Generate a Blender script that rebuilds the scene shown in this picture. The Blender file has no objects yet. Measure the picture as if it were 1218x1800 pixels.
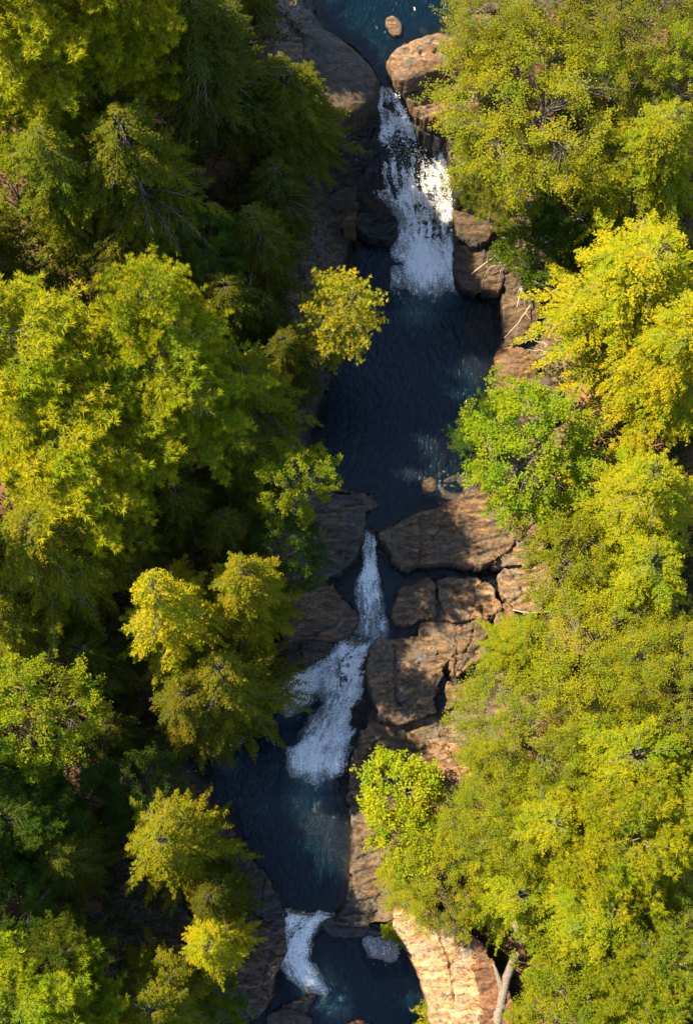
import bpy, math, random
import numpy as np
from mathutils import Vector, Matrix

random.seed(7)
RNG = np.random.default_rng(7)
scene = bpy.context.scene
COL = scene.collection

# ------------------------------------------------------------------ camera
TILT = math.radians(14.0)          # the drone looks down, tipped a little upstream
DIST = 78.0
TANV = 27.0 / 78.0
cam_pos = np.array([0.0, -DIST * math.sin(TILT), DIST * math.cos(TILT)])
cd = bpy.data.cameras.new('camera')
cd.sensor_fit = 'VERTICAL'
cd.angle = 2 * math.atan(TANV)
cd.clip_start = 1.0
cd.clip_end = 3000.0
cam = bpy.data.objects.new('camera', cd)
COL.objects.link(cam)
cam.location = cam_pos
cam.rotation_euler = (TILT, 0, 0)
scene.camera = cam

# ------------------------------------------------------------------ sky and sun
SUN_EL = math.radians(50.0)
SUN_AZ = math.atan2(-0.90, 0.44)   # clockwise from +Y: the light comes from the upper left
sun_vec = Vector((math.sin(SUN_AZ) * math.cos(SUN_EL), math.cos(SUN_AZ) * math.cos(SUN_EL), math.sin(SUN_EL)))
world = bpy.data.worlds.new('World')
scene.world = world
world.use_nodes = True
wn = world.node_tree.nodes
wl = world.node_tree.links
wn.clear()
sky = wn.new('ShaderNodeTexSky')
sky.sky_type = 'NISHITA'
sky.sun_disc = False
sky.sun_elevation = SUN_EL
sky.sun_rotation = SUN_AZ
sky.air_density = 1.0
sky.dust_density = 0.2
sky.ozone_density = 1.1
bg = wn.new('ShaderNodeBackground')
bg.inputs[1].default_value = 0.145
wo = wn.new('ShaderNodeOutputWorld')
wl.new(sky.outputs[0], bg.inputs[0])
wl.new(bg.outputs[0], wo.inputs[0])

sd = bpy.data.lights.new('sun', 'SUN')
sd.energy = 5.0
sd.angle = math.radians(0.53)
sd.color = (1.0, 0.86, 0.56)
sun = bpy.data.objects.new('sun', sd)
COL.objects.link(sun)
sun.rotation_euler = sun_vec.to_track_quat('Z', 'Y').to_euler()
sun.location = (-60, 40, 80)

vs = scene.view_settings
vs.view_transform = 'Standard'
vs.look = 'None'
vs.exposure = 2.3
vs.gamma = 1.0
vs.use_curve_mapping = False
scene.cycles.use_denoising = True
scene.cycles.max_bounces = 6
scene.cycles.diffuse_bounces = 3
scene.cycles.glossy_bounces = 3
scene.cycles.transmission_bounces = 4
scene.cycles.transparent_max_bounces = 12
scene.cycles.caustics_reflective = False
scene.cycles.caustics_refractive = False

# ------------------------------------------------------------------ helpers
def P(px, py, z):
    """Plan a spot: where the photograph's point (px, py) lies at height z."""
    dx = (px - 609.0) / 900.0 * TANV
    dy = (900.0 - py) / 900.0 * TANV
    d = np.array([dx, math.sin(TILT) + dy * math.cos(TILT), -math.cos(TILT) + dy * math.sin(TILT)])
    t = (z - cam_pos[2]) / d[2]
    p = cam_pos + d * t
    return np.array([p[0], p[1], z])

def _hash(ix, iy, iz, seed):
    h = (ix.astype(np.int64) * 374761393 + iy.astype(np.int64) * 668265263 + iz.astype(np.int64) * 2147483647 + seed * 974711) & 0xffffffff
    h = ((h ^ (h >> 13)) * 1274126177) & 0xffffffff
    h = (h ^ (h >> 16)) & 0xffffffff
    return h.astype(np.float64) / 4294967295.0

def vnoise(x, y, z=None, seed=0):
    x = np.asarray(x, float); y = np.asarray(y, float)
    z = np.zeros_like(x) if z is None else np.asarray(z, float)
    ix, iy, iz = np.floor(x), np.floor(y), np.floor(z)
    fx, fy, fz = x - ix, y - iy, z - iz
    fx, fy, fz = [f * f * (3 - 2 * f) for f in (fx, fy, fz)]
    r = 0
    for a in (0, 1):
        for b in (0, 1):
            for c in (0, 1):
                w = (fx if a else 1 - fx) * (fy if b else 1 - fy) * (fz if c else 1 - fz)
                r = r + w * _hash(ix + a, iy + b, iz + c, seed)
    return r * 2 - 1

def fbm(x, y, z=None, octv=4, seed=0):
    r = 0; a = 0.5; f = 1.0
    for k in range(octv):
        r = r + a * vnoise(x * f, y * f, None if z is None else z * f, seed + k * 17)
        a *= 0.5; f *= 2.03
    return r

def sstep(a, b, x):
    t = np.clip((x - a) / (b - a), 0, 1)
    return t * t * (3 - 2 * t)

def smooth_poly(pts, n=2):
    p = np.array(pts, float)
    for _ in range(n):
        q = np.roll(p, -1, 0)
        p = np.stack([p * .75 + q * .25, p * .25 + q * .75], 1).reshape(-1, 2)
    return p

def poly_sd(poly, x, y):
    """signed distance, negative inside"""
    x = np.asarray(x, float); y = np.asarray(y, float)
    d2 = np.full(x.shape, 1e18)
    inside = np.zeros(x.shape, bool)
    n = len(poly)
    for i in range(n):
        ax, ay = poly[i]; bx, by = poly[(i + 1) % n]
        ex, ey = bx - ax, by - ay
        L = ex * ex + ey * ey + 1e-12
        t = np.clip(((x - ax) * ex + (y - ay) * ey) / L, 0, 1)
        dx = x - ax - t * ex; dy = y - ay - t * ey
        d2 = np.minimum(d2, dx * dx + dy * dy)
        c = ((ay > y) != (by > y))
        if ey != 0:
            c &= x < ex * (y - ay) / ey + ax
        inside ^= c
    d = np.sqrt(d2)
    return np.where(inside, -d, d)

def line_d(pts, x, y):
    d2 = np.full(x.shape, 1e18)
    for i in range(len(pts) - 1):
        ax, ay = pts[i][:2]; bx, by = pts[i + 1][:2]
        ex, ey = bx - ax, by - ay
        t = np.clip(((x - ax) * ex + (y - ay) * ey) / (ex * ex + ey * ey + 1e-12), 0, 1)
        d2 = np.minimum(d2, (x - ax - t * ex) ** 2 + (y - ay - t * ey) ** 2)
    return np.sqrt(d2)

def make_mesh(name, verts, faces, mat, smooth=False, attrs=None):
    """verts (N,3); faces (M,3) or (M,4) int array"""
    verts = np.asarray(verts, np.float32); faces = np.asarray(faces, np.int32)
    me = bpy.data.meshes.new(name)
    k = faces.shape[1]
    me.vertices.add(len(verts)); me.vertices.foreach_set('co', verts.ravel())
    me.loops.add(faces.size); me.loops.foreach_set('vertex_index', faces.ravel())
    me.polygons.add(len(faces))
    me.polygons.foreach_set('loop_start', np.arange(0, faces.size, k, dtype=np.int32))
    me.polygons.foreach_set('use_smooth', np.full(len(faces), smooth))
    if attrs:
        for an, av in attrs.items():
            at = me.attributes.new(an, 'FLOAT', 'POINT')
            at.data.foreach_set('value', np.asarray(av, np.float32))
    me.update(calc_edges=True)
    if mat:
        me.materials.append(mat)
    return me

def link(name, me, parent=None, color=None, **props):
    o = bpy.data.objects.new(name, me)
    COL.objects.link(o)
    if parent is not None:
        o.parent = parent
    if color is not None:
        o.color = (*color, 1.0)
    for k, v in props.items():
        if v is not None:
            o[k] = v
    return o

def tubes(paths, sides=5):
    """paths: list of (pts (n,3), radii (n,)) -> verts, quad faces"""
    V = []; F = []; off = 0
    ang = np.linspace(0, 2 * np.pi, sides, endpoint=False)
    ca, sa = np.cos(ang), np.sin(ang)
    for pts, rad in paths:
        pts = np.asarray(pts, float); n = len(pts)
        t = np.gradient(pts, axis=0)
        t /= np.linalg.norm(t, axis=1, keepdims=True) + 1e-9
        ref = np.tile(np.array([0., 0., 1.]), (n, 1))
        ref[np.abs(t[:, 2]) > 0.9] = (1., 0., 0.)
        if np.any(np.abs(t[:, 2]) > 0.9):
            ref[:] = (1., 0.13, 0.)
        u = np.cross(ref, t); u /= np.linalg.norm(u, axis=1, keepdims=True) + 1e-9
        w = np.cross(t, u)
        r = np.asarray(rad, float)[:, None, None]
        ring = pts[:, None, :] + r * (ca[None, :, None] * u[:, None, :] + sa[None, :, None] * w[:, None, :])
        V.append(ring.reshape(-1, 3))
        i = np.arange(n - 1)[:, None] * sides; j = np.arange(sides)[None, :]; j2 = (j + 1) % sides
        F.append((np.stack([i + j, i + j2, i + sides + j2, i + sides + j], -1) + off).reshape(-1, 4))
        off += n * sides
    return np.concatenate(V), np.concatenate(F)

def norm(v):
    return v / (np.linalg.norm(v, axis=-1, keepdims=True) + 1e-9)

# ------------------------------------------------------------------ materials
def new_mat(name):
    m = bpy.data.materials.new(name)
    m.use_nodes = True
    nt = m.node_tree
    nt.nodes.clear()
    out = nt.nodes.new('ShaderNodeOutputMaterial')
    return m, nt, out

def N(nt, kind, **kw):
    n = nt.nodes.new(kind)
    for k, v in kw.items():
        if k == 'inp':
            for kk, vv in v.items():
                n.inputs[kk].default_value = vv
        else:
            setattr(n, k, v)
    return n

def ramp(nt, stops):
    n = nt.nodes.new('ShaderNodeValToRGB')
    e = n.color_ramp.elements
    while len(e) < len(stops):
        e.new(0.5)
    for k, (p, c) in enumerate(stops):
        e[k].position = p
        e[k].color = (*c, 1) if len(c) == 3 else c
    return n

def mixc(nt, mode, fac, a, b):
    n = nt.nodes.new('ShaderNodeMix')
    n.data_type = 'RGBA'; n.blend_type = mode
    for idx, v in ((0, fac), (6, a), (7, b)):
        if hasattr(v, 'links') or isinstance(v, bpy.types.NodeSocket):
            nt.links.new(v, n.inputs[idx])
        else:
            n.inputs[idx].default_value = v if idx == 0 else (*v, 1)
    return n.outputs[2]

def mathn(nt, op, a, b=None, clamp=False):
    n = nt.nodes.new('ShaderNodeMath')
    n.operation = op; n.use_clamp = clamp
    for i, v in enumerate((a, b)):
        if v is None: continue
        if isinstance(v, bpy.types.NodeSocket):
            nt.links.new(v, n.inputs[i])
        else:
            n.inputs[i].default_value = v
    return n.outputs[0]

def leaf_material(name, trans=0.35, rough=0.55, spec=0.25):
    m, nt, out = new_mat(name)
    oi = N(nt, 'ShaderNodeObjectInfo')
    at = N(nt, 'ShaderNodeAttribute', attribute_name='tint')
    # each leaf has its own age: young yellowish tips, old dull leaves
    r = ramp(nt, [(0.0, (0.55, 0.62, 0.6)), (0.4, (0.88, 0.94, 0.85)), (0.75, (1.08, 1.04, 0.9)), (1.0, (1.35, 1.2, 0.95))])
    nt.links.new(at.outputs['Fac'], r.inputs[0])
    # sprays differ along the crown: some shoots yellower, some bluer
    tc0 = N(nt, 'ShaderNodeTexCoord')
    nz = N(nt, 'ShaderNodeTexNoise', inp={'Scale': 0.9, 'Detail': 3.0}); nt.links.new(tc0.outputs['Object'], nz.inputs[0])
    hr = ramp(nt, [(0.35, (0.72, 0.92, 1.0)), (0.5, (1, 1, 1)), (0.65, (1.18, 1.06, 0.9))]); nt.links.new(nz.outputs[0], hr.inputs[0])
    col = mixc(nt, 'MULTIPLY', 1.0, mixc(nt, 'MULTIPLY', 1.0, oi.outputs['Color'], r.outputs[0]), hr.outputs[0])
    dn = N(nt, 'ShaderNodeBsdfPrincipled', inp={'Roughness': rough, 'Specular IOR Level': spec})
    nt.links.new(col, dn.inputs['Base Color'])
    tr = N(nt, 'ShaderNodeBsdfTranslucent')
    tc = mixc(nt, 'MULTIPLY', 1.0, col, (1.25, 1.15, 0.5))
    nt.links.new(tc, tr.inputs[0])
    mx = N(nt, 'ShaderNodeMixShader', inp={0: trans})
    nt.links.new(dn.outputs[0], mx.inputs[1]); nt.links.new(tr.outputs[0], mx.inputs[2])
    nt.links.new(mx.outputs[0], out.inputs[0])
    return m

def bark_material(name, c1, c2, scale=6.0):
    m, nt, out = new_mat(name)
    tc = N(nt, 'ShaderNodeTexCoord')
    mp = N(nt, 'ShaderNodeMapping', inp={'Scale': (scale, scale, scale * 0.25)})
    nt.links.new(tc.outputs['Object'], mp.inputs[0])
    nz = N(nt, 'ShaderNodeTexNoise', inp={'Scale': 2.0, 'Detail': 5.0, 'Roughness': 0.7})
    nt.links.new(mp.outputs[0], nz.inputs[0])
    r = ramp(nt, [(0.3, c1), (0.7, c2)])
    nt.links.new(nz.outputs[0], r.inputs[0])
    b = N(nt, 'ShaderNodeBump', inp={'Strength': 0.7, 'Distance': 0.04})
    nt.links.new(nz.outputs[0], b.inputs['Height'])
    d = N(nt, 'ShaderNodeBsdfPrincipled', inp={'Roughness': 0.85, 'Specular IOR Level': 0.2})
    nt.links.new(r.outputs[0], d.inputs['Base Color']); nt.links.new(b.outputs[0], d.inputs['Normal'])
    nt.links.new(d.outputs[0], out.inputs[0])
    return m

def rock_nodes(nt, use_object_color=True):
    """banded metamorphic rock: folded streaks, rust and grey patches, lichen, cracks. returns (colour, height)"""
    geo = N(nt, 'ShaderNodeNewGeometry')
    n0 = N(nt, 'ShaderNodeTexNoise', inp={'Scale': 0.35, 'Detail': 4.0, 'Roughness': 0.6})
    nt.links.new(geo.outputs['Position'], n0.inputs[0])
    # fold the coordinates so that the banding bends
    vm = N(nt, 'ShaderNodeVectorMath', operation='MULTIPLY_ADD')
    nt.links.new(n0.outputs['Color'], vm.inputs[0]); vm.inputs[1].default_value = (1.2, 1.6, 1.0)
    nt.links.new(geo.outputs['Position'], vm.inputs[2])
    mp = N(nt, 'ShaderNodeMapping', inp={'Rotation': (0.35, 0.0, -0.22), 'Scale': (0.6, 4.6, 5.2)})
    nt.links.new(vm.outputs[0], mp.inputs[0])
    st = N(nt, 'ShaderNodeTexNoise', inp={'Scale': 1.0, 'Detail': 8.0, 'Roughness': 0.68})
    nt.links.new(mp.outputs[0], st.inputs[0])
    r = ramp(nt, [(0.30, (0.022, 0.015, 0.010)), (0.42, (0.068, 0.042, 0.023)), (0.52, (0.125, 0.082, 0.045)), (0.62, (0.19, 0.138, 0.084)), (0.76, (0.29, 0.23, 0.16))])
    nt.links.new(st.outputs[0], r.inputs[0])
    # patches
    n1 = N(nt, 'ShaderNodeTexNoise', inp={'Scale': 0.9, 'Detail': 6.0, 'Roughness': 0.65})
    nt.links.new(geo.outputs['Position'], n1.inputs[0])
    p1 = ramp(nt, [(0.46, (0, 0, 0)), (0.66, (1, 1, 1))])
    nt.links.new(n1.outputs[0], p1.inputs[0])
    c = mixc(nt, 'MIX', p1.outputs[0], r.outputs[0], (0.095, 0.088, 0.080))
    n1.inputs['Scale'].default_value = 1.1
    n2 = N(nt, 'ShaderNodeTexNoise', inp={'Scale': 2.3, 'Detail': 5.0, 'Roughness': 0.7})
    nt.links.new(geo.outputs['Position'], n2.inputs[0])
    p2 = ramp(nt, [(0.58, (0, 0, 0)), (0.70, (0.75, 0.75, 0.75))])
    nt.links.new(n2.outputs[0], p2.inputs[0])
    c = mixc(nt, 'MIX', p2.outputs[0], c, (0.14, 0.062, 0.026))
    n3 = N(nt, 'ShaderNodeTexNoise', inp={'Scale': 4.5, 'Detail': 6.0, 'Roughness': 0.75})
    nt.links.new(geo.outputs['Position'], n3.inputs[0])
    p3 = ramp(nt, [(0.50, (1, 1, 1)), (0.64, (0.25, 0.23, 0.2))])
    nt.links.new(n3.outputs[0], p3.inputs[0])
    c = mixc(nt, 'MULTIPLY', 1.0, c, p3.outputs[0])
    mv = N(nt, 'ShaderNodeMapping', inp={'Rotation': (0, 0, -0.2), 'Scale': (0.8, 2.0, 1.4)}); nt.links.new(vm.outputs[0], mv.inputs[0])
    vo = N(nt, 'ShaderNodeTexVoronoi', feature='DISTANCE_TO_EDGE', inp={'Scale': 0.9, 'Randomness': 1.0}); nt.links.new(mv.outputs[0], vo.inputs['Vector'])
    ck = ramp(nt, [(0.0, (0.18, 0.16, 0.14)), (0.035, (1, 1, 1))]); nt.links.new(vo.outputs['Distance'], ck.inputs[0])
    nk = N(nt, 'ShaderNodeTexNoise', inp={'Scale': 0.8, 'Detail': 2.0}); nt.links.new(geo.outputs['Position'], nk.inputs[0])
    pk = ramp(nt, [(0.48, (0, 0, 0)), (0.60, (0.8, 0.8, 0.8))]); nt.links.new(nk.outputs[0], pk.inputs[0])
    c = mixc(nt, 'MULTIPLY', pk.outputs[0], c, ck.outputs[0])
    n5 = N(nt, 'ShaderNodeTexNoise', inp={'Scale': 7.0, 'Detail': 3.0, 'Roughness': 0.6}); nt.links.new(geo.outputs['Position'], n5.inputs[0])
    n6 = N(nt, 'ShaderNodeTexNoise', inp={'Scale': 0.55, 'Detail': 3.0}); nt.links.new(geo.outputs['Position'], n6.inputs[0])
    p5 = ramp(nt, [(0.62, (0, 0, 0)), (0.68, (0.8, 0.8, 0.8))]); nt.links.new(n5.outputs[0], p5.inputs[0])
    p6 = ramp(nt, [(0.50, (0, 0, 0)), (0.60, (1, 1, 1))]); nt.links.new(n6.outputs[0], p6.inputs[0])
    c = mixc(nt, 'MIX', mathn(nt, 'MULTIPLY', p5.outputs[0], p6.outputs[0]), c, (0.20, 0.20, 0.165))
    p7 = ramp(nt, [(0.56, (0, 0, 0)), (0.70, (0.7, 0.7, 0.7))]); nt.links.new(mathn(nt, 'ADD', mathn(nt, 'MULTIPLY', n6.outputs[0], 0.7), mathn(nt, 'MULTIPLY', n3.outputs[0], 0.3)), p7.inputs[0])
    c = mixc(nt, 'MIX', p7.outputs[0], c, (0.040, 0.045, 0.016))
    if use_object_color:
        oi = N(nt, 'ShaderNodeObjectInfo')
        c = mixc(nt, 'MULTIPLY', 1.0, c, oi.outputs['Color'])
    h = mathn(nt, 'ADD', mathn(nt, 'ADD', st.outputs[0], mathn(nt, 'MULTIPLY', n3.outputs[0], 0.5)), mathn(nt, 'MULTIPLY', mathn(nt, 'MULTIPLY', ck.outputs[0], pk.outputs[0]), 0.3))
    return c, h

def wet_shade(nt, col):
    """wet stone: water fills the pores, so it is darker and shinier; 'wet' comes with the mesh"""
    at = N(nt, 'ShaderNodeAttribute', attribute_name='wet')
    geo = N(nt, 'ShaderNodeNewGeometry')
    nz = N(nt, 'ShaderNodeTexNoise', inp={'Scale': 1.7, 'Detail': 4.0})
    nt.links.new(geo.outputs['Position'], nz.inputs[0])
    w = mathn(nt, 'ADD', at.outputs['Fac'], mathn(nt, 'MULTIPLY', mathn(nt, 'SUBTRACT', nz.outputs[0], 0.5), 0.9))
    w = mathn(nt, 'MULTIPLY', w, mathn(nt, 'GREATER_THAN', at.outputs['Fac'], 0.01), clamp=True)
    c = mixc(nt, 'MIX', w, col, mixc(nt, 'MULTIPLY', 1.0, col, (0.16, 0.17, 0.19)))
    rough = mathn(nt, 'SUBTRACT', 0.85, mathn(nt, 'MULTIPLY', w, 0.5))
    return c, rough

def rock_material():
    m, nt, out = new_mat('banded_rock')
    c, h = rock_nodes(nt)
    c = mixc(nt, 'MULTIPLY', 1.0, c, (0.80, 0.76, 0.72))
    c, rough = wet_shade(nt, c)
    b = N(nt, 'ShaderNodeBump', inp={'Strength': 0.9, 'Distance': 0.10})
    nt.links.new(h, b.inputs['Height'])
    d = N(nt, 'ShaderNodeBsdfPrincipled', inp={'Specular IOR Level': 0.3})
    nt.links.new(rough, d.inputs['Roughness'])
    nt.links.new(c, d.inputs['Base Color']); nt.links.new(b.outputs[0], d.inputs['Normal'])
    nt.links.new(d.outputs[0], out.inputs[0])
    return m

def ground_material():
    m, nt, out = new_mat('forest_floor_and_bedrock')
    c, h = rock_nodes(nt, False)
    c = mixc(nt, 'MULTIPLY', 1.0, c, (0.75, 0.72, 0.70))
    c, rough = wet_shade(nt, c)
    geo = N(nt, 'ShaderNodeNewGeometry')
    n1 = N(nt, 'ShaderNodeTexNoise', inp={'Scale': 0.5, 'Detail': 6.0, 'Roughness': 0.7})
    n2 = N(nt, 'ShaderNodeTexNoise', inp={'Scale': 9.0, 'Detail': 4.0, 'Roughness': 0.8})
    for n in (n1, n2): nt.links.new(geo.outputs['Position'], n.inputs[0])
    soil = ramp(nt, [(0.3, (0.035, 0.022, 0.012)), (0.5, (0.10, 0.05, 0.024)), (0.65, (0.20, 0.095, 0.045)), (0.8, (0.24, 0.15, 0.09))])
    nt.links.new(mathn(nt, 'ADD', mathn(nt, 'MULTIPLY', n1.outputs[0], 0.6), mathn(nt, 'MULTIPLY', n2.outputs[0], 0.4)), soil.inputs[0])
    at = N(nt, 'ShaderNodeAttribute', attribute_name='rock')
    f = mathn(nt, 'ADD', at.outputs['Fac'], mathn(nt, 'MULTIPLY', mathn(nt, 'SUBTRACT', n1.outputs[0], 0.5), 0.8))
    fr = ramp(nt, [(0.4, (0, 0, 0)), (0.6, (1, 1, 1))]); nt.links.new(f, fr.inputs[0])
    c = mixc(nt, 'MIX', fr.outputs[0], soil.outputs[0], c)
    b = N(nt, 'ShaderNodeBump', inp={'Strength': 0.9, 'Distance': 0.10})
    nt.links.new(mathn(nt, 'ADD', h, mathn(nt, 'MULTIPLY', n2.outputs[0], 0.4)), b.inputs['Height'])
    d = N(nt, 'ShaderNodeBsdfPrincipled', inp={'Specular IOR Level': 0.25})
    nt.links.new(rough, d.inputs['Roughness'])
    nt.links.new(c, d.inputs['Base Color']); nt.links.new(b.outputs[0], d.inputs['Normal'])
    nt.links.new(d.outputs[0], out.inputs[0])
    return m

def water_material():
    """stream water: clear where shallow, blue-black where deep ('depth' is the metres of water below)"""
    m, nt, out = new_mat('stream_water')
    geo = N(nt, 'ShaderNodeNewGeometry')
    dp = N(nt, 'ShaderNodeAttribute', attribute_name='depth')
    mp = N(nt, 'ShaderNodeMapping', inp={'Rotation': (0, 0, 0.35), 'Scale': (5.2, 2.9, 1.0)})
    nt.links.new(geo.outputs['Position'], mp.inputs[0])
    n1 = N(nt, 'ShaderNodeTexNoise', inp={'Scale': 1.0, 'Detail': 4.0, 'Roughness': 0.62, 'Distortion': 0.8})
    nt.links.new(mp.outputs[0], n1.inputs[0])
    b = N(nt, 'ShaderNodeBump', inp={'Strength': 1.0, 'Distance': 0.048})
    nt.links.new(n1.outputs[0], b.inputs['Height'])
    op = ramp(nt, [(0.0, (0.06, 0.06, 0.06)), (0.35, (0.62, 0.62, 0.62)), (0.7, (0.975, 0.975, 0.975)), (0.95, (1, 1, 1))])
    nt.links.new(mathn(nt, 'MULTIPLY', dp.outputs['Fac'], 0.8), op.inputs[0])
    tr = N(nt, 'ShaderNodeBsdfTransparent', inp={0: (0.80, 0.74, 0.48, 1)})
    ae = N(nt, 'ShaderNodeAttribute', attribute_name='air')       # bubbles beaten into the water below a fall
    mf = N(nt, 'ShaderNodeMapping', inp={'Scale': (2.2, 1.5, 1.0)}); nt.links.new(geo.outputs['Position'], mf.inputs[0])
    nf = N(nt, 'ShaderNodeTexNoise', inp={'Scale': 1.3, 'Detail': 7.0, 'Roughness': 0.7, 'Distortion': 1.2}); nt.links.new(mf.outputs[0], nf.inputs[0])
    av = mathn(nt, 'MULTIPLY', ae.outputs['Fac'], nf.outputs[0])
    c1 = mixc(nt, 'MIX', mathn(nt, 'MULTIPLY', av, 1.3, clamp=True), (0.0002, 0.0052, 0.0102), (0.10, 0.17, 0.17))
    lr = ramp(nt, [(0.40, (0, 0, 0)), (0.54, (0.9, 0.9, 0.9))]); nt.links.new(av, lr.inputs[0])
    c1 = mixc(nt, 'MIX', lr.outputs[0], c1, (0.75, 0.75, 0.72))
    body = N(nt, 'ShaderNodeBsdfDiffuse'); nt.links.new(c1, body.inputs[0])
    b2 = N(nt, 'ShaderNodeBump', inp={'Strength': 1.0, 'Distance': 0.4}); nt.links.new(n1.outputs[0], b2.inputs['Height'])
    nt.links.new(b2.outputs[0], body.inputs['Normal'])
    mx = N(nt, 'ShaderNodeMixShader')
    nt.links.new(op.outputs[0], mx.inputs[0]); nt.links.new(tr.outputs[0], mx.inputs[1]); nt.links.new(body.outputs[0], mx.inputs[2])
    gl = N(nt, 'ShaderNodeBsdfGlossy', inp={'Roughness': 0.06})
    nt.links.new(b.outputs[0], gl.inputs['Normal'])
    fr = N(nt, 'ShaderNodeFresnel', inp={'IOR': 1.25}); nt.links.new(b.outputs[0], fr.inputs['Normal'])
    m2 = N(nt, 'ShaderNodeMixShader')
    nt.links.new(fr.outputs[0], m2.inputs[0]); nt.links.new(mx.outputs[0], m2.inputs[1]); nt.links.new(gl.outputs[0], m2.inputs[2])
    nt.links.new(m2.outputs[0], out.inputs[0])
    return m

def foam_material():
    """falling water: torn white foam over clear water. 'foam' = how broken the water is, 'fu','fv' = across / along the flow"""
    m, nt, out = new_mat('falling_water')
    fo = N(nt, 'ShaderNodeAttribute', attribute_name='foam')
    fu = N(nt, 'ShaderNodeAttribute', attribute_name='fu')
    fv = N(nt, 'ShaderNodeAttribute', attribute_name='fv')
    cx = N(nt, 'ShaderNodeCombineXYZ')
    nt.links.new(fu.outputs['Fac'], cx.inputs[0]); nt.links.new(fv.outputs['Fac'], cx.inputs[1])
    mp = N(nt, 'ShaderNodeMapping', inp={'Scale': (3.2, 0.9, 1.0)}); nt.links.new(cx.outputs[0], mp.inputs[0])
    n1 = N(nt, 'ShaderNodeTexNoise', inp={'Scale': 1.0, 'Detail': 7.0, 'Roughness': 0.66, 'Distortion': 0.9})
    nt.links.new(mp.outputs[0], n1.inputs[0])
    mp2 = N(nt, 'ShaderNodeMapping', inp={'Scale': (9.5, 7.0, 1.0)}); nt.links.new(cx.outputs[0], mp2.inputs[0])
    n2 = N(nt, 'ShaderNodeTexNoise', inp={'Scale': 1.0, 'Detail': 6.0, 'Roughness': 0.82, 'Distortion': 0.6})
    nt.links.new(mp2.outputs[0], n2.inputs[0])
    s = mathn(nt, 'ADD', mathn(nt, 'MULTIPLY', n1.outputs[0], 0.42), mathn(nt, 'MULTIPLY', n2.outputs[0], 0.58))
    sc = mathn(nt, 'ADD', mathn(nt, 'MULTIPLY', mathn(nt, 'SUBTRACT', s, 0.5), 4.2), 0.5)
    k = mathn(nt, 'ADD', sc, mathn(nt, 'SUBTRACT', fo.outputs['Fac'], 0.89))
    r = ramp(nt, [(0.0, (0, 0, 0)), (0.25, (0.30, 0.30, 0.30)), (0.75, (1, 1, 1))])
    nt.links.new(k, r.inputs[0])
    b = N(nt, 'ShaderNodeBump', inp={'Strength': 1.0, 'Distance': 0.35}); nt.links.new(s, b.inputs['Height'])
    df = N(nt, 'ShaderNodeBsdfPrincipled', inp={'Base Color': (0.98, 0.945, 0.89, 1), 'Roughness': 0.6, 'Specular IOR Level': 0.3})
    nt.links.new(b.outputs[0], df.inputs['Normal'])
    tr = N(nt, 'ShaderNodeBsdfTransparent', inp={0: (0.82, 0.87, 0.88, 1)})
    gl = N(nt, 'ShaderNodeBsdfGlossy', inp={'Roughness': 0.12}); nt.links.new(b.outputs[0], gl.inputs['Normal'])
    fr = N(nt, 'ShaderNodeFresnel', inp={'IOR': 1.33}); nt.links.new(b.outputs[0], fr.inputs['Normal'])
    mw = N(nt, 'ShaderNodeMixShader')
    nt.links.new(mathn(nt, 'MULTIPLY', fr.outputs[0], mathn(nt, 'GREATER_THAN', fo.outputs['Fac'], 0.25)), mw.inputs[0])
    nt.links.new(tr.outputs[0], mw.inputs[1]); nt.links.new(gl.outputs[0], mw.inputs[2])
    mx = N(nt, 'ShaderNodeMixShader')
    nt.links.new(r.outputs[0], mx.inputs[0]); nt.links.new(mw.outputs[0], mx.inputs[1]); nt.links.new(df.outputs[0], mx.inputs[2])
    nt.links.new(mx.outputs[0], out.inputs[0])
    return m

def plain_material(name, col, rough=0.6):
    m, nt, out = new_mat(name)
    geo = N(nt, 'ShaderNodeNewGeometry')
    nz = N(nt, 'ShaderNodeTexNoise', inp={'Scale': 3.0, 'Detail': 4.0}); nt.links.new(geo.outputs['Position'], nz.inputs[0])
    c = mixc(nt, 'MIX', nz.outputs[0], tuple(x * 0.85 for x in col), col)
    d = N(nt, 'ShaderNodeBsdfPrincipled', inp={'Roughness': rough}); nt.links.new(c, d.inputs['Base Color'])
    nt.links.new(d.outputs[0], out.inputs[0])
    return m

M_LEAF = leaf_material('broad_leaves', 0.42, 0.65, 0.05)
M_NEEDLE = leaf_material('conifer_needles', 0.34, 0.75, 0.04)
M_BARK = bark_material('grey_brown_bark', (0.05, 0.036, 0.028), (0.17, 0.14, 0.115))
M_TWIG = bark_material('grey_twigs', (0.05, 0.040, 0.030), (0.15, 0.125, 0.095))
M_DEAD = bark_material('bleached_dead_wood', (0.13, 0.10, 0.078), (0.32, 0.26, 0.20))
M_ROCK = rock_material()
M_GROUND = ground_material()
M_WATER = water_material()
M_FOAM = foam_material()
M_DROP = plain_material('spray_drops', (0.97, 0.94, 0.885), 0.4)

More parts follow.
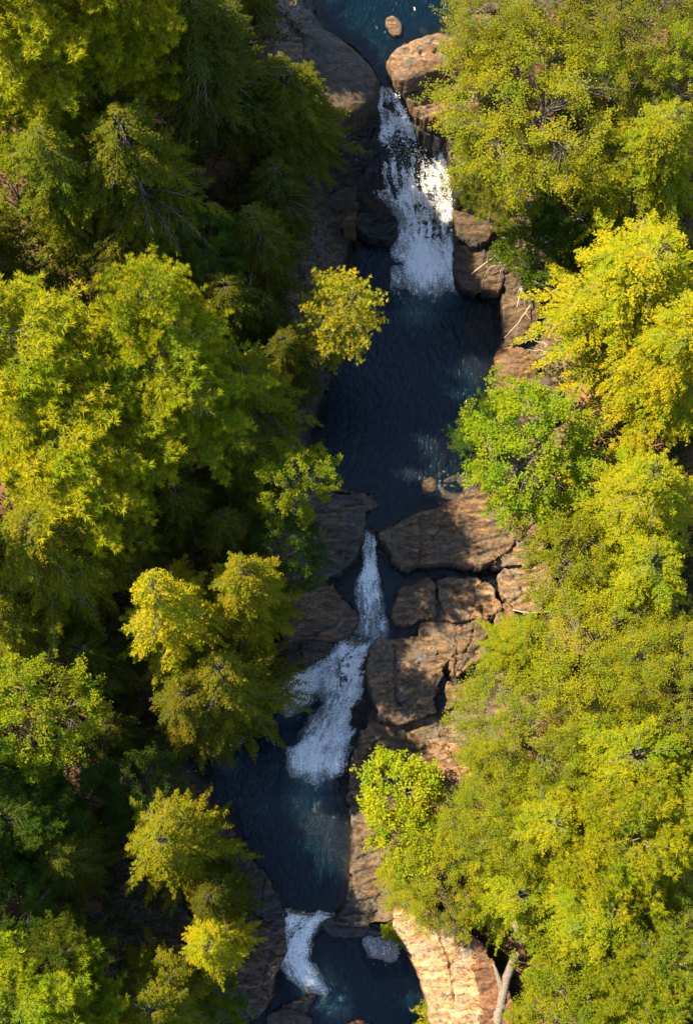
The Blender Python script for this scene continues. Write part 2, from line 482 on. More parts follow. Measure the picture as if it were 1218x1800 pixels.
# ------------------------------------------------------------------ the stream: pools and falls
ZA, ZB, ZM, ZC, ZD = 7.0, 0.0, -0.9, -4.0, -6.0
POOLS = {
    'A': (ZA, [(520, -160), (900, -160), (872, -30), (838, 5), (800, 42), (812, 62), (770, 64), (730, 72), (697, 92), (686, 118), (688, 152), (668, 152), (660, 124), (632, 92), (600, 66), (566, 50), (545, 0)]),
    'B': (ZB, [(625, 400), (690, 400), (720, 440), (800, 470), (812, 505), (884, 512), (886, 560), (874, 610), (870, 660), (862, 720), (850, 800), (836, 862), (800, 884), (762, 893), (722, 912), (700, 922), (670, 936), (640, 940), (640, 900), (656, 868), (630, 869), (590, 862), (566, 838), (546, 792), (549, 738), (560, 700), (577, 664), (586, 620), (604, 560), (612, 470)]),
    'M': (ZM, [(640, 950), (664, 950), (690, 985), (745, 990), (802, 994), (850, 1000), (884, 988), (884, 1020), (880, 1058), (862, 1044), (838, 1016), (765, 1014), (705, 1032), (694, 1070), (698, 1092), (738, 1094), (732, 1118), (660, 1128), (640, 1138), (600, 1134), (626, 1100), (626, 1076), (608, 1052), (586, 1034), (584, 1014), (622, 1000)]),
    'C': (ZC, [(345, 1322), (410, 1295), (470, 1235), (500, 1200), (560, 1190), (600, 1220), (608, 1300), (592, 1366), (604, 1405), (620, 1436), (622, 1466), (613, 1505), (616, 1545), (602, 1592), (586, 1606), (540, 1612), (500, 1606), (482, 1566), (452, 1520), (412, 1470), (386, 1430), (370, 1390), (350, 1360)]),
    'D': (ZD, [(440, 1960), (440, 1790), (476, 1745), (492, 1680), (520, 1640), (590, 1632), (640, 1640), (692, 1644), (716, 1664), (738, 1702), (757, 1752), (770, 1830), (800, 1960)]),
    # little rain-filled basins in the bedrock on the right
    'E': (ZM + .12, [(802, 1197), (832, 1166), (864, 1168), (852, 1188), (816, 1204)]),
    'F': (ZM - .25, [(779, 1186), (788, 1196), (784, 1232), (767, 1247), (757, 1227), (768, 1200)]),
    'G': (ZM + .05, [(868, 1096), (884, 1090), (880, 1132), (862, 1144)]),
}
def unp(pts, z):
    return np.array([P(x, y, z)[:2] for x, y in pts])
POOLW = {k: (z, smooth_poly(unp(p, z), 2)) for k, (z, p) in POOLS.items()}

# falls: rows of (left x, left y, right x, right y, height, foam)
FALLS = {
    'upper': [
        (667, 142, 686, 144, 7.06, 0.05), (667, 158, 690, 156, 6.85, 0.55), (664, 185, 704, 176, 6.1, 0.72), (663, 215, 722, 207, 5.3, 0.78),
        (664, 245, 738, 236, 4.5, 0.80), (665, 270, 786, 236, 4.05, 0.86), (666, 300, 790, 268, 3.4, 0.82), (670, 330, 800, 310, 2.6, 0.80),
        (684, 362, 806, 346, 1.8, 0.76), (696, 395, 806, 386, 1.0, 0.74), (700, 425, 798, 420, 0.45, 0.76), (700, 455, 800, 455, 0.16, 0.92),
        (702, 478, 806, 482, 0.08, 0.98), (704, 492, 812, 496, 0.06, 0.80), (702, 506, 812, 508, 0.05, 0.50), (696, 520, 814, 522, 0.045, 0.30), (690, 550, 815, 550, 0.04, 0.22)],
    'chute': [
        (641, 922, 657, 922, 0.03, 0.10), (640, 940, 660, 940, -0.20, 0.66), (636, 968, 663, 966, -0.50, 0.68), (634, 1000, 662, 998, -0.80, 0.72),
        (628, 1032, 668, 1028, -0.86, 0.50), (622, 1062, 678, 1058, -0.87, 0.42), (622, 1088, 688, 1086, -0.87, 0.40), (618, 1110, 690, 1106, -0.87, 0.50), (606, 1132, 684, 1128, -0.88, 0.55), (596, 1150, 676, 1146, -1.2, 0.45)],
    'middle': [
        (612, 1116, 676, 1118, -0.86, 0.62), (590, 1136, 672, 1140, -1.10, 0.80), (572, 1160, 650, 1160, -1.7, 0.82), (568, 1190, 646, 1185, -2.3, 0.80),
        (566, 1220, 642, 1215, -2.9, 0.74), (552, 1250, 634, 1245, -3.4, 0.74), (524, 1282, 624, 1280, -3.75, 0.72), (506, 1312, 610, 1312, -3.9, 0.80),
        (504, 1332, 600, 1334, -3.93, 0.92), (506, 1350, 600, 1354, -3.94, 0.74), (500, 1366, 602, 1370, -3.95, 0.40), (494, 1400, 604, 1402, -3.955, 0.22)],
    'side': [
        (596, 1128, 600, 1166, -1.15, 0.35), (570, 1144, 590, 1188, -1.9, 0.72), (540, 1164, 576, 1204, -2.7, 0.72), (508, 1184, 558, 1224, -3.4, 0.72),
        (484, 1204, 545, 1242, -3.9, 0.66), (462, 1220, 530, 1266, -3.93, 0.5), (436, 1240, 520, 1300, -3.94, 0.28)],
    'lower': [
        (488, 1594, 600, 1600, -3.94, 0.15), (490, 1608, 590, 1612, -4.08, 0.76), (492, 1630, 566, 1630, -4.8, 0.76), (492, 1655, 548, 1652, -5.4, 0.78),
        (488, 1684, 548, 1684, -5.85, 0.80), (496, 1712, 562, 1714, -5.92, 0.76), (508, 1740, 590, 1742, -5.93, 0.56), (510, 1768, 620, 1770, -5.94, 0.22)],
    'patch': [
        (640, 1640, 668, 1636, -5.955, 0.3), (640, 1660, 700, 1655, -5.95, 0.36), (646, 1684, 708, 1680, -5.95, 0.42), (656, 1704, 712, 1700, -5.95, 0.36), (664, 1722, 712, 1720, -5.955, 0.3)],
    'left': [
        (338, 1296, 430, 1290, -3.6, 0.35), (340, 1312, 426, 1306, -3.85, 0.66), (345, 1330, 424, 1322, -3.93, 0.62), (350, 1346, 420, 1342, -3.95, 0.30)],
}
def fall_grid(rows, nu, nv):
    L = np.array([P(r[0], r[1], r[4]) for r in rows]); R = np.array([P(r[2], r[3], r[4]) for r in rows])
    fo = np.array([r[5] for r in rows], float)
    C = (L + R) / 2
    s = np.concatenate([[0], np.cumsum(np.linalg.norm(np.diff(C, axis=0), axis=1))])
    t = np.linspace(0, s[-1], nv)
    def it(a):
        r = np.stack([np.interp(t, s, a[:, k]) for k in range(3)], 1)
        k = max(1, nv // 30)
        ker = np.ones(2 * k + 1) / (2 * k + 1)
        return np.stack([np.convolve(np.pad(r[:, q], k, 'edge'), ker, 'valid') for q in range(3)], 1)
    Li, Ri = it(L), it(R)
    fi = np.interp(t, s, fo)
    u = np.linspace(-0.16, 1.16, nu)
    G = Li[:, None, :] * (1 - u)[None, :, None] + Ri[:, None, :] * u[None, :, None]
    W = np.linalg.norm(Ri - Li, axis=1)
    return G, u, t, fi, W
FALLG = {k: fall_grid(r, 90, 60 + 14 * len(r)) for k, r in FALLS.items()}

# samples of the water level, for the lie of the land
samp = []
for k, (z, poly) in POOLW.items():
    q = np.concatenate([poly, poly * 0.6 + poly.mean(0) * 0.4, poly * .25 + poly.mean(0) * .75])
    samp.append(np.column_stack([q, np.full(len(q), z)]))
for k, (G, u, t, fi, W) in FALLG.items():
    g = G[::8, ::8].reshape(-1, 3)
    samp.append(g - np.array([0, 0, 0.22]))
samp = np.concatenate(samp).astype(np.float32)

def water_field(x, y):
    """level of the nearest water, and how far off it is"""
    x = np.asarray(x, np.float32).ravel(); y = np.asarray(y, np.float32).ravel()
    zb = np.empty(len(x), np.float32); dm = np.empty(len(x), np.float32)
    for a in range(0, len(x), 20000):
        dx = x[a:a + 20000, None] - samp[None, :, 0]; dy = y[a:a + 20000, None] - samp[None, :, 1]
        d2 = dx * dx + dy * dy
        w = 1.0 / (d2 + 0.12) ** 2
        zb[a:a + 20000] = (w * samp[None, :, 2]).sum(1) / w.sum(1)
        dm[a:a + 20000] = np.sqrt(d2.min(1))
    return zb.astype(float), dm.astype(float)

def terrain(x, y):
    shp = np.shape(x)
    x = np.asarray(x, float).ravel(); y = np.asarray(y, float).ravel()
    wx = x + 0.30 * fbm(x * .8, y * .8, octv=3, seed=3); wy = y + 0.30 * fbm(x * .8, y * .8, octv=3, seed=5)
    zb, dm = water_field(wx, wy)
    dp = np.full(x.shape, 1e9); zin = np.full(x.shape, np.nan)
    for k, (z, poly) in POOLW.items():
        s = poly_sd(poly, wx, wy)
        m = s < 0
        dep = np.minimum(1.9 if k in 'ABCD' else 0.45, 0.10 + 0.75 * -s)
        if k == 'B':   # shallow golden shelf on the right of the big pool
            q = P(846, 565, z); r = np.hypot((x - q[0]) / 1.3, (y - q[1]) / 2.2)
            dep = np.where(m, np.minimum(dep, 0.18 + 1.6 * np.clip(r - 0.55, 0, 1)), dep)
        zin = np.where(m, z - dep, zin)
        dp = np.minimum(dp, s)
    inside = dp < 0
    d = np.where(inside, 0, np.minimum(np.maximum(dp, 0), dm))
    side = np.where(x > 3.0, 1.0, 0.0)
    far = np.hypot(x, y)
    bank = 0.40 * sstep(0, .35, d) + 0.16 * d + 0.20 * np.clip(d - 3, 0, 30) * sstep(60, 30, far) + 0.9 * sstep(1.0, 3.5, d) * (1 - side)
    z = zb + bank
    # stepped ledges of bedrock
    st = 0.55
    q = z / st + 0.35 * fbm(x * .5, y * .9, octv=3, seed=9) * 2
    led = (np.floor(q) + sstep(0.55, 1.0, q - np.floor(q))) * st - q * st
    near = sstep(6, 1.0, d)
    z = z + led * 0.75 * near * sstep(0.02, 0.4, d) + 0.22 * fbm(x * .45, y * .45, octv=5, seed=21) * sstep(0, 1.5, d) + 0.06 * fbm(x * 2.2, y * 5.0, octv=4, seed=31) * near
    z = np.where(inside, zin + 0.05 * fbm(x * 2, y * 2, octv=3, seed=41), z)
    # deep gravelly apron beside falls stays below the sheet
    return z.reshape(shp), d.reshape(shp), np.where(inside, 1.0, 0.0).reshape(shp)

def fracture(x, y, lo, hi, size, seed, aniso=1.8, rot=-.2):
    """blocks between joints: (offset in -.5...5 per block, how near a joint 0..1)"""
    rg = np.random.default_rng(seed)
    c, s_ = math.cos(rot), math.sin(rot)
    n = int(max(6, (hi[0] - lo[0]) * (hi[1] - lo[1]) / (size * size * aniso)))
    sx = rg.uniform(lo[0], hi[0], n); sy = rg.uniform(lo[1], hi[1], n); off = rg.uniform(-.5, .5, n); tx = rg.normal(0, .10, n); ty = rg.normal(0, .16, n)
    d1 = np.full(x.shape, 1e9); d2 = np.full(x.shape, 1e9); o = np.zeros(x.shape)
    for i in range(n):
        dx, dy = x - sx[i], y - sy[i]
        u = (dx * c + dy * s_) / aniso; v = -dx * s_ + dy * c
        d = np.hypot(u, v)
        m = d < d1
        d2 = np.where(m, d1, np.minimum(d2, d)); o = np.where(m, off[i] + tx[i] * dx / size + ty[i] * dy / size, o); d1 = np.minimum(d1, d)
    return o, np.clip(1 - (d2 - d1) / 0.10, 0, 1)

def axis(lo, hi, step, far, n):
    core = np.arange(lo, hi + step, step)
    g = (far - max(abs(lo), abs(hi))) * (np.linspace(0, 1, n + 1)[1:] ** 2.2)
    return np.concatenate([lo - g[::-1], core, core[-1] + g])
gx = axis(-9.0, 13.0, 0.11, 500, 60)
gy = axis(-30.0, 34.0, 0.13, 500, 40)
X, Y = np.meshgrid(gx, gy)
TZ, TD, TIN = terrain(X, Y)
cx_ = (X > -9.5) & (X < 13.5) & (Y > -30.5) & (Y < 34.5)
def _frac_land(size, seed, an):
    o = np.zeros(X.shape); j = np.zeros(X.shape)
    xs_, ys_ = X[cx_], Y[cx_]
    wx_ = xs_ + .15 * fbm(xs_ * 1.3, ys_ * 1.3, octv=3, seed=seed); wy_ = ys_ + .15 * fbm(xs_ * 1.3 + 7, ys_ * 1.3, octv=3, seed=seed + 1)
    a, b = fracture(wx_, wy_, (-10, -31), (14, 35), size, seed, an)
    o[cx_] = a; j[cx_] = b
    return o, j

o_, j_ = _frac_land(1.5, 301, 1.8)
TZ = TZ + (0.34 * o_ - .12 * j_ ** 2) * sstep(7, 3, TD) * sstep(.02, .35, TD) * (1 - TIN)

def ground_z(x, y):
    """height of the land at one spot"""
    i = np.clip(np.searchsorted(gx, x) - 1, 0, len(gx) - 2); j = np.clip(np.searchsorted(gy, y) - 1, 0, len(gy) - 2)
    fx = (x - gx[i]) / (gx[i + 1] - gx[i]); fy = (y - gy[j]) / (gy[j + 1] - gy[j])
    return (TZ[j, i] * (1 - fx) + TZ[j, i + 1] * fx) * (1 - fy) + (TZ[j + 1, i] * (1 - fx) + TZ[j + 1, i + 1] * fx) * fy
def ground_d(x, y):
    i = np.clip(np.searchsorted(gx, x), 0, len(gx) - 1); j = np.clip(np.searchsorted(gy, y), 0, len(gy) - 1)
    return TD[j, i]

def grid_faces(ny, nx):
    i = np.arange(ny - 1)[:, None] * nx; j = np.arange(nx - 1)[None, :]
    return np.stack([i + j, i + j + 1, i + nx + j + 1, i + nx + j], -1).reshape(-1, 4)

rockm = sstep(5.0, 2.2, TD)
wetm = np.maximum(sstep(0.9, 0.05, TD), TIN)
# the wall of ledges beside the upper fall is soaked by its spray
for (px, py, z, r) in ((620, 290, 3.5, 3.2), (690, 250, 4.2, 2.4), (640, 370, 1.0, 2.6), (770, 225, 5.0, 2.0), (540, 1150, -2, 2.2), (820, 300, 3, 1.3)):
    q = P(px, py, z)
    wetm = np.maximum(wetm, sstep(r * 1.25, r * 0.5, np.hypot(X - q[0], Y - q[1])))
me = make_mesh('ground', np.column_stack([X.ravel(), Y.ravel(), TZ.ravel()]), grid_faces(len(gy), len(gx)), M_GROUND, True,
               {'rock': rockm.ravel(), 'wet': wetm.ravel()})
ground = link('ground', me, kind='structure')

# ------------------------------------------------------------------ still water
POOL_LABEL = {'A': 'dark pool above the uppermost waterfall', 'B': 'large blue-black plunge pool below the uppermost waterfall', 'M': 'narrow channel and inlet between the rock slabs',
              'C': 'deep navy pool below the middle cascade', 'D': 'dark pool at the bottom edge below the lowest fall', 'E': 'small dark rain pool in the right bedrock under the bright foliage',
              'F': 'narrow black water slot in the right bedrock', 'G': 'tiny dark puddle in a rock cleft at the right bank'}
for k, (z, poly) in POOLW.items():
    h = 0.09 if k in 'BCDA' else 0.06
    lo = poly.min(0) - 0.8; hi = poly.max(0) + 0.8
    xs = np.arange(lo[0], hi[0], h); ys = np.arange(lo[1], hi[1], h)
    x, y = np.meshgrid(xs, ys)
    s = poly_sd(poly, x, y)
    g = ground_z(x, y)
    grow = 0.75 if k in 'ABCDM' else 0.4
    keep = (s < 0.02) | ((s < grow) & (g > z - 0.02))
    if k in 'ABMC':    # nothing hangs over the brink below
        keep &= ~((s > 0.02) & (g < z - 0.03))
    wv = 0.020 * fbm(x * 2.6 + y * .8, y * 1.5 - x * .5, octv=3, seed=61) + 0.012 * fbm(x * 6, y * 4, octv=2, seed=63)
    dep = np.clip(z - g, 0, 3)
    air = np.zeros(x.shape)
    for (fx, fy, fz, fr) in ((755, 500, ZB, 1.9), (735, 540, ZB, 1.5), (650, 1060, ZM, 1.3), (655, 1115, ZM, 1.0), (555, 1360, ZC, 1.9), (535, 1400, ZC, 1.4), (490, 1240, ZC, 1.5), (400, 1335, ZC, 1.2), (555, 1735, ZD, 1.5), (590, 1765, ZD, 1.1)):
        q = P(fx, fy, fz)
        if abs(fz - z) < .05:
            air = np.maximum(air, (1.0 if fr > 1.6 or fz == ZM else .6) * np.exp(-((x - q[0]) ** 2 + (y - q[1]) ** 2) / (fr * .62) ** 2))
    dep = np.maximum(dep, air * .9)
    idx = -np.ones(x.shape, int)
    cell = keep[:-1, :-1] & keep[1:, :-1] & keep[:-1, 1:] & keep[1:, 1:]
    used = np.zeros(x.shape, bool)
    for a in (0, 1):
        for b in (0, 1):
            used[a:a + cell.shape[0], b:b + cell.shape[1]] |= cell
    idx[used] = np.arange(used.sum())
    F = np.stack([idx[:-1, :-1][cell], idx[:-1, 1:][cell], idx[1:, 1:][cell], idx[1:, :-1][cell]], -1)
    V = np.column_stack([x[used], y[used], (z + wv)[used]])
    link('stream_pool', make_mesh('stream_pool', V, F, M_WATER, True, {'depth': dep[used], 'air': air[used]}), kind='structure', label=POOL_LABEL[k])

# ------------------------------------------------------------------ falling water
FALL_LABEL = {'upper': 'tall white waterfall fanning out below the two boulders', 'chute': 'narrow white chute between the grey slab and the brown slab', 'middle': 'broad white cascade running down beside the brown bedrock',
              'side': 'thin white side fall veering left under the hemlock branches', 'lower': 'short white fall at the foot of the navy pool', 'left': 'small white trickle under the left bank foliage', 'patch': 'faint pale cloud reflection laid as foam on the lowest pool beside the cream cliff'}
# thick white strands inside a fall: (fraction down, fraction across, half-width, strength)
STRANDS = {
    'upper': [[(0, .3, .3, .1), (.12, .15, .2, .2), (.3, .25, .25, .22), (.5, .22, .2, .3), (.62, .25, .2, .3), (.70, .35, .35, .35), (.78, .4, .5, .45), (.86, .4, .4, .15), (1, .5, .5, 0)],
              [(0, .85, .1, 0), (.12, .85, .15, .2), (.3, .9, .12, .25), (.36, .88, .16, .4), (.5, .72, .18, .28), (.62, .85, .10, .22), (.76, .92, .16, .4), (.85, .92, .16, .2), (1, .8, .3, 0)]],
    'chute': [[(0, .5, .3, .1), (.2, .25, .2, .25), (.35, .45, .3, .3), (.5, .4, .35, .35), (.7, .35, .3, .2), (1, .5, .4, .1)], [(0, .9, .1, 0), (.2, .85, .12, .25), (.35, .75, .2, .2), (.6, .8, .2, .1), (1, .9, .2, .1)]],
    'middle': [[(0, .6, .3, .1), (.15, .5, .45, .3), (.35, .8, .3, .35), (.55, .75, .3, .3), (.75, .5, .35, .25), (.82, .5, .5, .4), (.90, .5, .4, .1), (1, .6, .4, 0)], [(0, .2, .2, .1), (.2, .2, .2, .2), (.5, .3, .15, .0), (.75, .2, .25, .25), (1, .3, .3, .1)]],
    'side': [[(0, .3, .3, .2), (.3, .3, .3, .25), (.7, .4, .4, .2), (1, .5, .4, .1)]],
    'lower': [[(0, .3, .3, .1), (.2, .3, .3, .25), (.5, .3, .3, .3), (.75, .6, .3, .3), (1, .6, .3, .1)], [(0, .8, .2, .1), (.2, .7, .15, .3), (.5, .6, .2, .25), (.8, .7, .2, .2), (1, .7, .2, .1)]],
    'patch': [[(0, .4, .3, .1), (.5, .5, .4, .15), (1, .6, .3, .1)]],
    'left': [[(0, .7, .3, .2), (1, .7, .3, .2)]],
}
BASE = {'upper': .74, 'chute': .66, 'middle': .70, 'side': .82, 'lower': .66, 'left': .8, 'patch': .8}
oct_v = np.array([(1, 0, 0), (-1, 0, 0), (0, 1, 0), (0, -1, 0), (0, 0, 1), (0, 0, -1)], float)
oct_f = np.array([(0, 2, 4), (2, 1, 4), (1, 3, 4), (3, 0, 4), (2, 0, 5), (1, 2, 5), (3, 1, 5), (0, 3, 5)])
for k, (G, u, t, fi, W) in FALLG.items():
    nv, nu = G.shape[:2]
    uu = np.tile(u, (nv, 1)); fu = (uu - .5) * np.maximum(W, 1.0)[:, None]; fv = np.tile(t[:, None], (1, nu))
    edge = np.minimum(uu + 0.16, 1.16 - uu)
    ragged = edge + 0.22 * fbm(fu * .8 + 9, fv * .9, octv=4, seed=71)
    e = sstep(0.0, 0.30, ragged)
    ends = sstep(0, 0.6, fv)
    tail = sstep(0, 1.6, t[-1] - fv + .5 * fbm(fu * .9, fv * .9, octv=3, seed=79))
    vf = fv / t[-1]
    fi2 = np.tile(fi[:, None], (1, nu)) * BASE[k]
    for sp in STRANDS[k]:
        sv, su, sw, sb = np.array(sp, float).T
        cu = np.interp(vf, sv, su) + .10 * fbm(vf * 6, vf * 0 + 3, octv=3, seed=83)
        fi2 = fi2 + np.interp(vf, sv, sb) * np.exp(-((uu - cu) / np.interp(vf, sv, sw)) ** 2)
    boil = fbm(fu * 2.2 + 5, fv * 1.8, octv=4, seed=87)
    fi2 = fi2 + 0.30 * boil
    foam = fi2 * (0.35 + 0.65 * e) * (0.45 + 0.55 * ends) + 0.34 * fbm(fu * 1.0, fv * .5, octv=4, seed=73)
    foam = np.where(edge < 0.01, 0, foam) * sstep(0, .10, ragged) * tail
    steep = np.clip(-np.gradient(G[:, nu // 2, 2], t), 0, 1)
    dz = (0.10 + 0.24 * steep)[:, None] * (fbm(fu * 2.2, fv * .8, octv=4, seed=75) + 0.5 * fbm(fu * 5, fv * 3, octv=3, seed=77)) * e + 0.10 * e * np.sqrt(np.maximum(fi, 0))[:, None]
    dz = dz - 0.30 * (1 - e) * (steep > .1)[:, None]
    V = G.copy(); V[..., 2] += dz
    V[..., 2] = np.where(steep[:, None] > 0.06, V[..., 2], np.maximum(V[..., 2], G[..., 2] + 0.01))
    fn = 'foam' if k == 'patch' else 'waterfall'  # the patch sheet paints a cloud's reflection on the water
    wf = link(fn, make_mesh(fn, V.reshape(-1, 3), grid_faces(nv, nu), M_FOAM, True,
              {'foam': foam.ravel(), 'fu': fu.ravel(), 'fv': fv.ravel()}), kind='stuff' if k == 'patch' else 'structure', label=FALL_LABEL[k])
    if k == 'patch':
        continue
    # flying drops
    area = float(np.sum(W) * (t[1] - t[0]))
    nd = int(min(12000, area * 240))
    pr = np.clip(foam - 0.55, 0, 1).ravel() ** 1.6 * np.repeat(W, nu)
    pick = RNG.choice(len(pr), nd, p=pr / pr.sum())
    c = V.reshape(-1, 3)[pick] + RNG.normal(0, 1, (nd, 3)) * np.array([0.07, 0.07, 0.03])
    st_ = np.repeat(steep, nu)[pick]
    c[:, 2] += RNG.exponential(0.05 + 0.10 * st_)
    sz = RNG.uniform(0.009, 0.024, nd)
    dv = (c[:, None, :] + oct_v[None] * sz[:, None, None] * RNG.uniform(.6, 1.5, (nd, 1, 3))).reshape(-1, 3)
    df = (oct_f[None] + (np.arange(nd) * 6)[:, None, None]).reshape(-1, 3)
    link('spray', make_mesh('spray', dv, df, M_DROP), parent=wf, kind='stuff')

# ------------------------------------------------------------------ rocks
def rock(name, label, pts, zt, tilt=(0, 0), edge=0.25, depth=2.2, tone=(1, 1, 1), cracks=(), dents=(), dome=0.0, wet=0.0, rough=1.0, h=0.07, group=None, step=1.0, cat='rock', wetlow=None, grow=0.11, frac=0.9, jag=1.0):
    """a slab or boulder: outline at its top height zt, tipped by tilt (m per m), rounded edges, walls going down `depth`"""
    poly = unp(pts, zt)
    pn = np.roll(poly, -1, 0); poly = np.stack([poly * .88 + pn * .12, poly * .12 + pn * .88], 1).reshape(-1, 2)
    c = poly.mean(0)
    lo = poly.min(0) - 0.5; hi = poly.max(0) + 0.5
    xs = np.arange(lo[0], hi[0], h); ys = np.arange(lo[1], hi[1], h)
    x, y = np.meshgrid(xs, ys)
    sdx = abs(hash(label)) % 97 if False else sum(map(ord, label)) % 97
    def SD(x, y):
        w1 = 0.16 * fbm(x * 1.1, y * 1.1, octv=4, seed=sdx); w2 = 0.16 * fbm(x * 1.1 + 40, y * 1.1, octv=4, seed=sdx + 1)
        return poly_sd(poly, x + w1, y + w2) - grow
    s = SD(x, y)
    # snap the vertices next to the outline on to it, so that the wall is a clean break
    ee = 0.02
    gxx = (SD(x + ee, y) - s) / ee; gyy = (SD(x, y + ee) - s) / ee
    nr = (s > 0) & (s < h * 1.3)
    o_far = s
    x = np.where(nr, x - gxx * (s - 0.012), x); y = np.where(nr, y - gyy * (s - 0.012), y)
    o0, _ = fracture(x + .10 * fbm(x * 1.7, y * 1.7, octv=3, seed=sdx + 13), y, lo, hi, .75, sdx + 23, 1.5)
    jag = jag * min(1.0, float(np.min(hi - lo) - 1.0) / 2.0)
    s = np.where(s < .25, s + .30 * jag * np.clip(o0, -.6, .6), s)
    ins = np.maximum(-s, 0)
    z = zt + tilt[0] * (x - c[0]) + tilt[1] * (y - c[1])
    mx = max(ins.max(), 0.05)
    z = z + dome * (1 - (1 - np.clip(ins / mx, 0, 1)) ** 2)
    # broken beds: thin steps running along the banding
    fold = y * 1.0 - 0.22 * x + 0.45 * fbm(x * .4, y * .5, octv=3, seed=sdx + 3)
    b = fold * 1.3 + 0.35 * fbm(x * .7, y * .7, octv=4, seed=sdx + 5)
    stp = (np.floor(b) + sstep(0.86, 1.0, b - np.floor(b)) - b)
    z = z + rough * step * 0.10 * stp * sstep(0, .5, ins)
    b2 = fold * 5.5 + 1.2 * fbm(x * 1.3, y * 1.3, octv=4, seed=sdx + 7)
    z = z + rough * 0.035 * (np.floor(b2) + sstep(0.5, 1.0, b2 - np.floor(b2)) - b2)
    z = z + rough * (0.10 * fbm(x * .9, y * .9, octv=5, seed=sdx + 9) + 0.03 * fbm(x * 5, y * 7, octv=3, seed=sdx + 11))
    wxx = x + .10 * fbm(x * 1.7, y * 1.7, octv=3, seed=sdx + 13); wyy = y + .10 * fbm(x * 1.7 + 9, y * 1.7, octv=3, seed=sdx + 14)
    o1, j1 = fracture(wxx, wyy, lo, hi, 1.15, sdx + 21)
    o2, j2 = fracture(wxx, wyy, lo, hi, .45, sdx + 22, 2.6)
    big = min(1.0, mx / .8)
    fr_ = frac * rough * big
    z = z + fr_ * (.16 * o1 + .07 * o2 - .10 * j1 ** 2 - .03 * j2 ** 2)
    edge = edge * .55
    t = np.clip((ins + .06 * o1 + .05 * o2) / edge, 0, 1)
    z = z - edge * 0.8 * (1 - np.sqrt(1 - (1 - t) ** 2))
    for ck in cracks:
        wd = ck[0]; dpz = ck[1]
        lp = [P(px, py, zt)[:2] for px, py in ck[2]]
        dl = line_d(lp, x + 0.09 * fbm(x * 2, y * 2, octv=3, seed=5), y + 0.09 * fbm(x * 2 + 7, y * 2, octv=3, seed=6))
        z = z - dpz * np.exp(-(dl / wd) ** 2)
    for (px, py, r, dpz) in dents:
        q = P(px, py, zt)
        dl = np.hypot(x - q[0], (y - q[1]) * 1.2) + 0.06 * fbm(x * 3, y * 3, octv=2, seed=8)
        z = z - dpz * sstep(r, r * .5, dl)
    zlow = zt - depth
    z = np.where(s > 0, zlow + 0.0 * z, z)
    keep = (s < h * 1.3) | (o_far < h * 1.3)
    idx = -np.ones(x.shape, int)
    cell = keep[:-1, :-1] & keep[1:, :-1] & keep[:-1, 1:] & keep[1:, 1:]
    used = np.zeros(x.shape, bool)
    for a in (0, 1):
        for b_ in (0, 1):
            used[a:a + cell.shape[0], b_:b_ + cell.shape[1]] |= cell
    idx[used] = np.arange(used.sum())
    F = np.stack([idx[:-1, :-1][cell], idx[:-1, 1:][cell], idx[1:, 1:][cell], idx[1:, :-1][cell]], -1)
    V = np.column_stack([x[used], y[used], z[used]])
    wa = np.full(len(V), wet)
    if wetlow is not None:      # stone splashed up to this height
        wa = np.maximum(wa, sstep(wetlow + 0.5, wetlow, V[:, 2]))
    base = np.array([c[0], c[1], zlow])
    me = make_mesh(name, V - base, F, M_ROCK, True, {'wet': wa})
    o = link(name, me, color=tone, label=label, category=cat, group=group)
    o.location = base
    return o

GREY = (0.75, 0.78, 0.82); BROWN = (1.0, 0.92, 0.82); PALE = (1.55, 1.45, 1.35); DARK = (0.5, 0.5, 0.5); RED = (1.15, 0.85, 0.7)
# at the head of the upper fall
rock('boulder', 'smooth dark grey boulder left of the waterfall lip', [(535, 50), (566, 52), (602, 72), (634, 96), (658, 124), (666, 146), (660, 166), (634, 186), (606, 206), (580, 224), (540, 232), (520, 140)], 7.35, (-0.02, 0.03), 0.9, 3.0, (0.45, 0.44, 0.43), dome=.4, rough=.5, step=.3, frac=.25, jag=.2)
rock('boulder', 'sunlit rounded brown boulder right of the waterfall lip', [(686, 112), (694, 92), (728, 70), (770, 60), (802, 64), (818, 92), (824, 122), (800, 120), (760, 126), (720, 142), (694, 138)], 7.75, (-0.04, 0.02), 0.5, 3.2, (1.25, 1.08, .95), dome=.35, rough=.6, dents=[(742, 100, .22, .18), (768, 96, .28, .2), (716, 92, .25, .12), (765, 78, .3, .1)], cracks=[(.05, .2, [(794, 92), (802, 112), (806, 120)])], step=.4, frac=.4, jag=.3)
rock('flat_rock', 'ledged brown rock under the sunlit boulder beside the falling water', [(694, 146), (726, 140), (764, 124), (806, 118), (832, 128), (838, 180), (832, 214), (780, 206), (742, 196), (712, 168)], 6.7, (0.05, 0.34), 0.4, 3.0, (1.0, .85, .72), rough=1.5, cracks=[(.07, .3, [(700, 156), (760, 150), (830, 140)]), (.06, .25, [(722, 180), (770, 172), (832, 170)])], step=1.8)
rock('flat_rock', 'dark wet ledge right of the waterfall, lowest under the sunlit boulder', [(730, 204), (784, 208), (834, 212), (838, 250), (800, 252), (782, 236), (744, 238)], 5.3, (0.02, 0.25), 0.3, 2.5, DARK, rough=1.4, wet=.85, step=1.5)
rock('boulder', 'small wet dark rock glinting right of the white water', [(784, 246), (804, 236), (826, 244), (826, 290), (812, 330), (800, 300), (790, 280)], 4.3, (0.15, 0.15), 0.3, 3.0, (.7, .6, .6), rough=1.4, wet=.6, wetlow=4.2)
rock('boulder', 'small brown stone standing in the dark upper pool', [(683, 36), (692, 32), (701, 44), (702, 58), (690, 60), (683, 50)], 7.15, (0, 0.1), 0.15, 1.0, (.85, .75, .65), dome=.15)
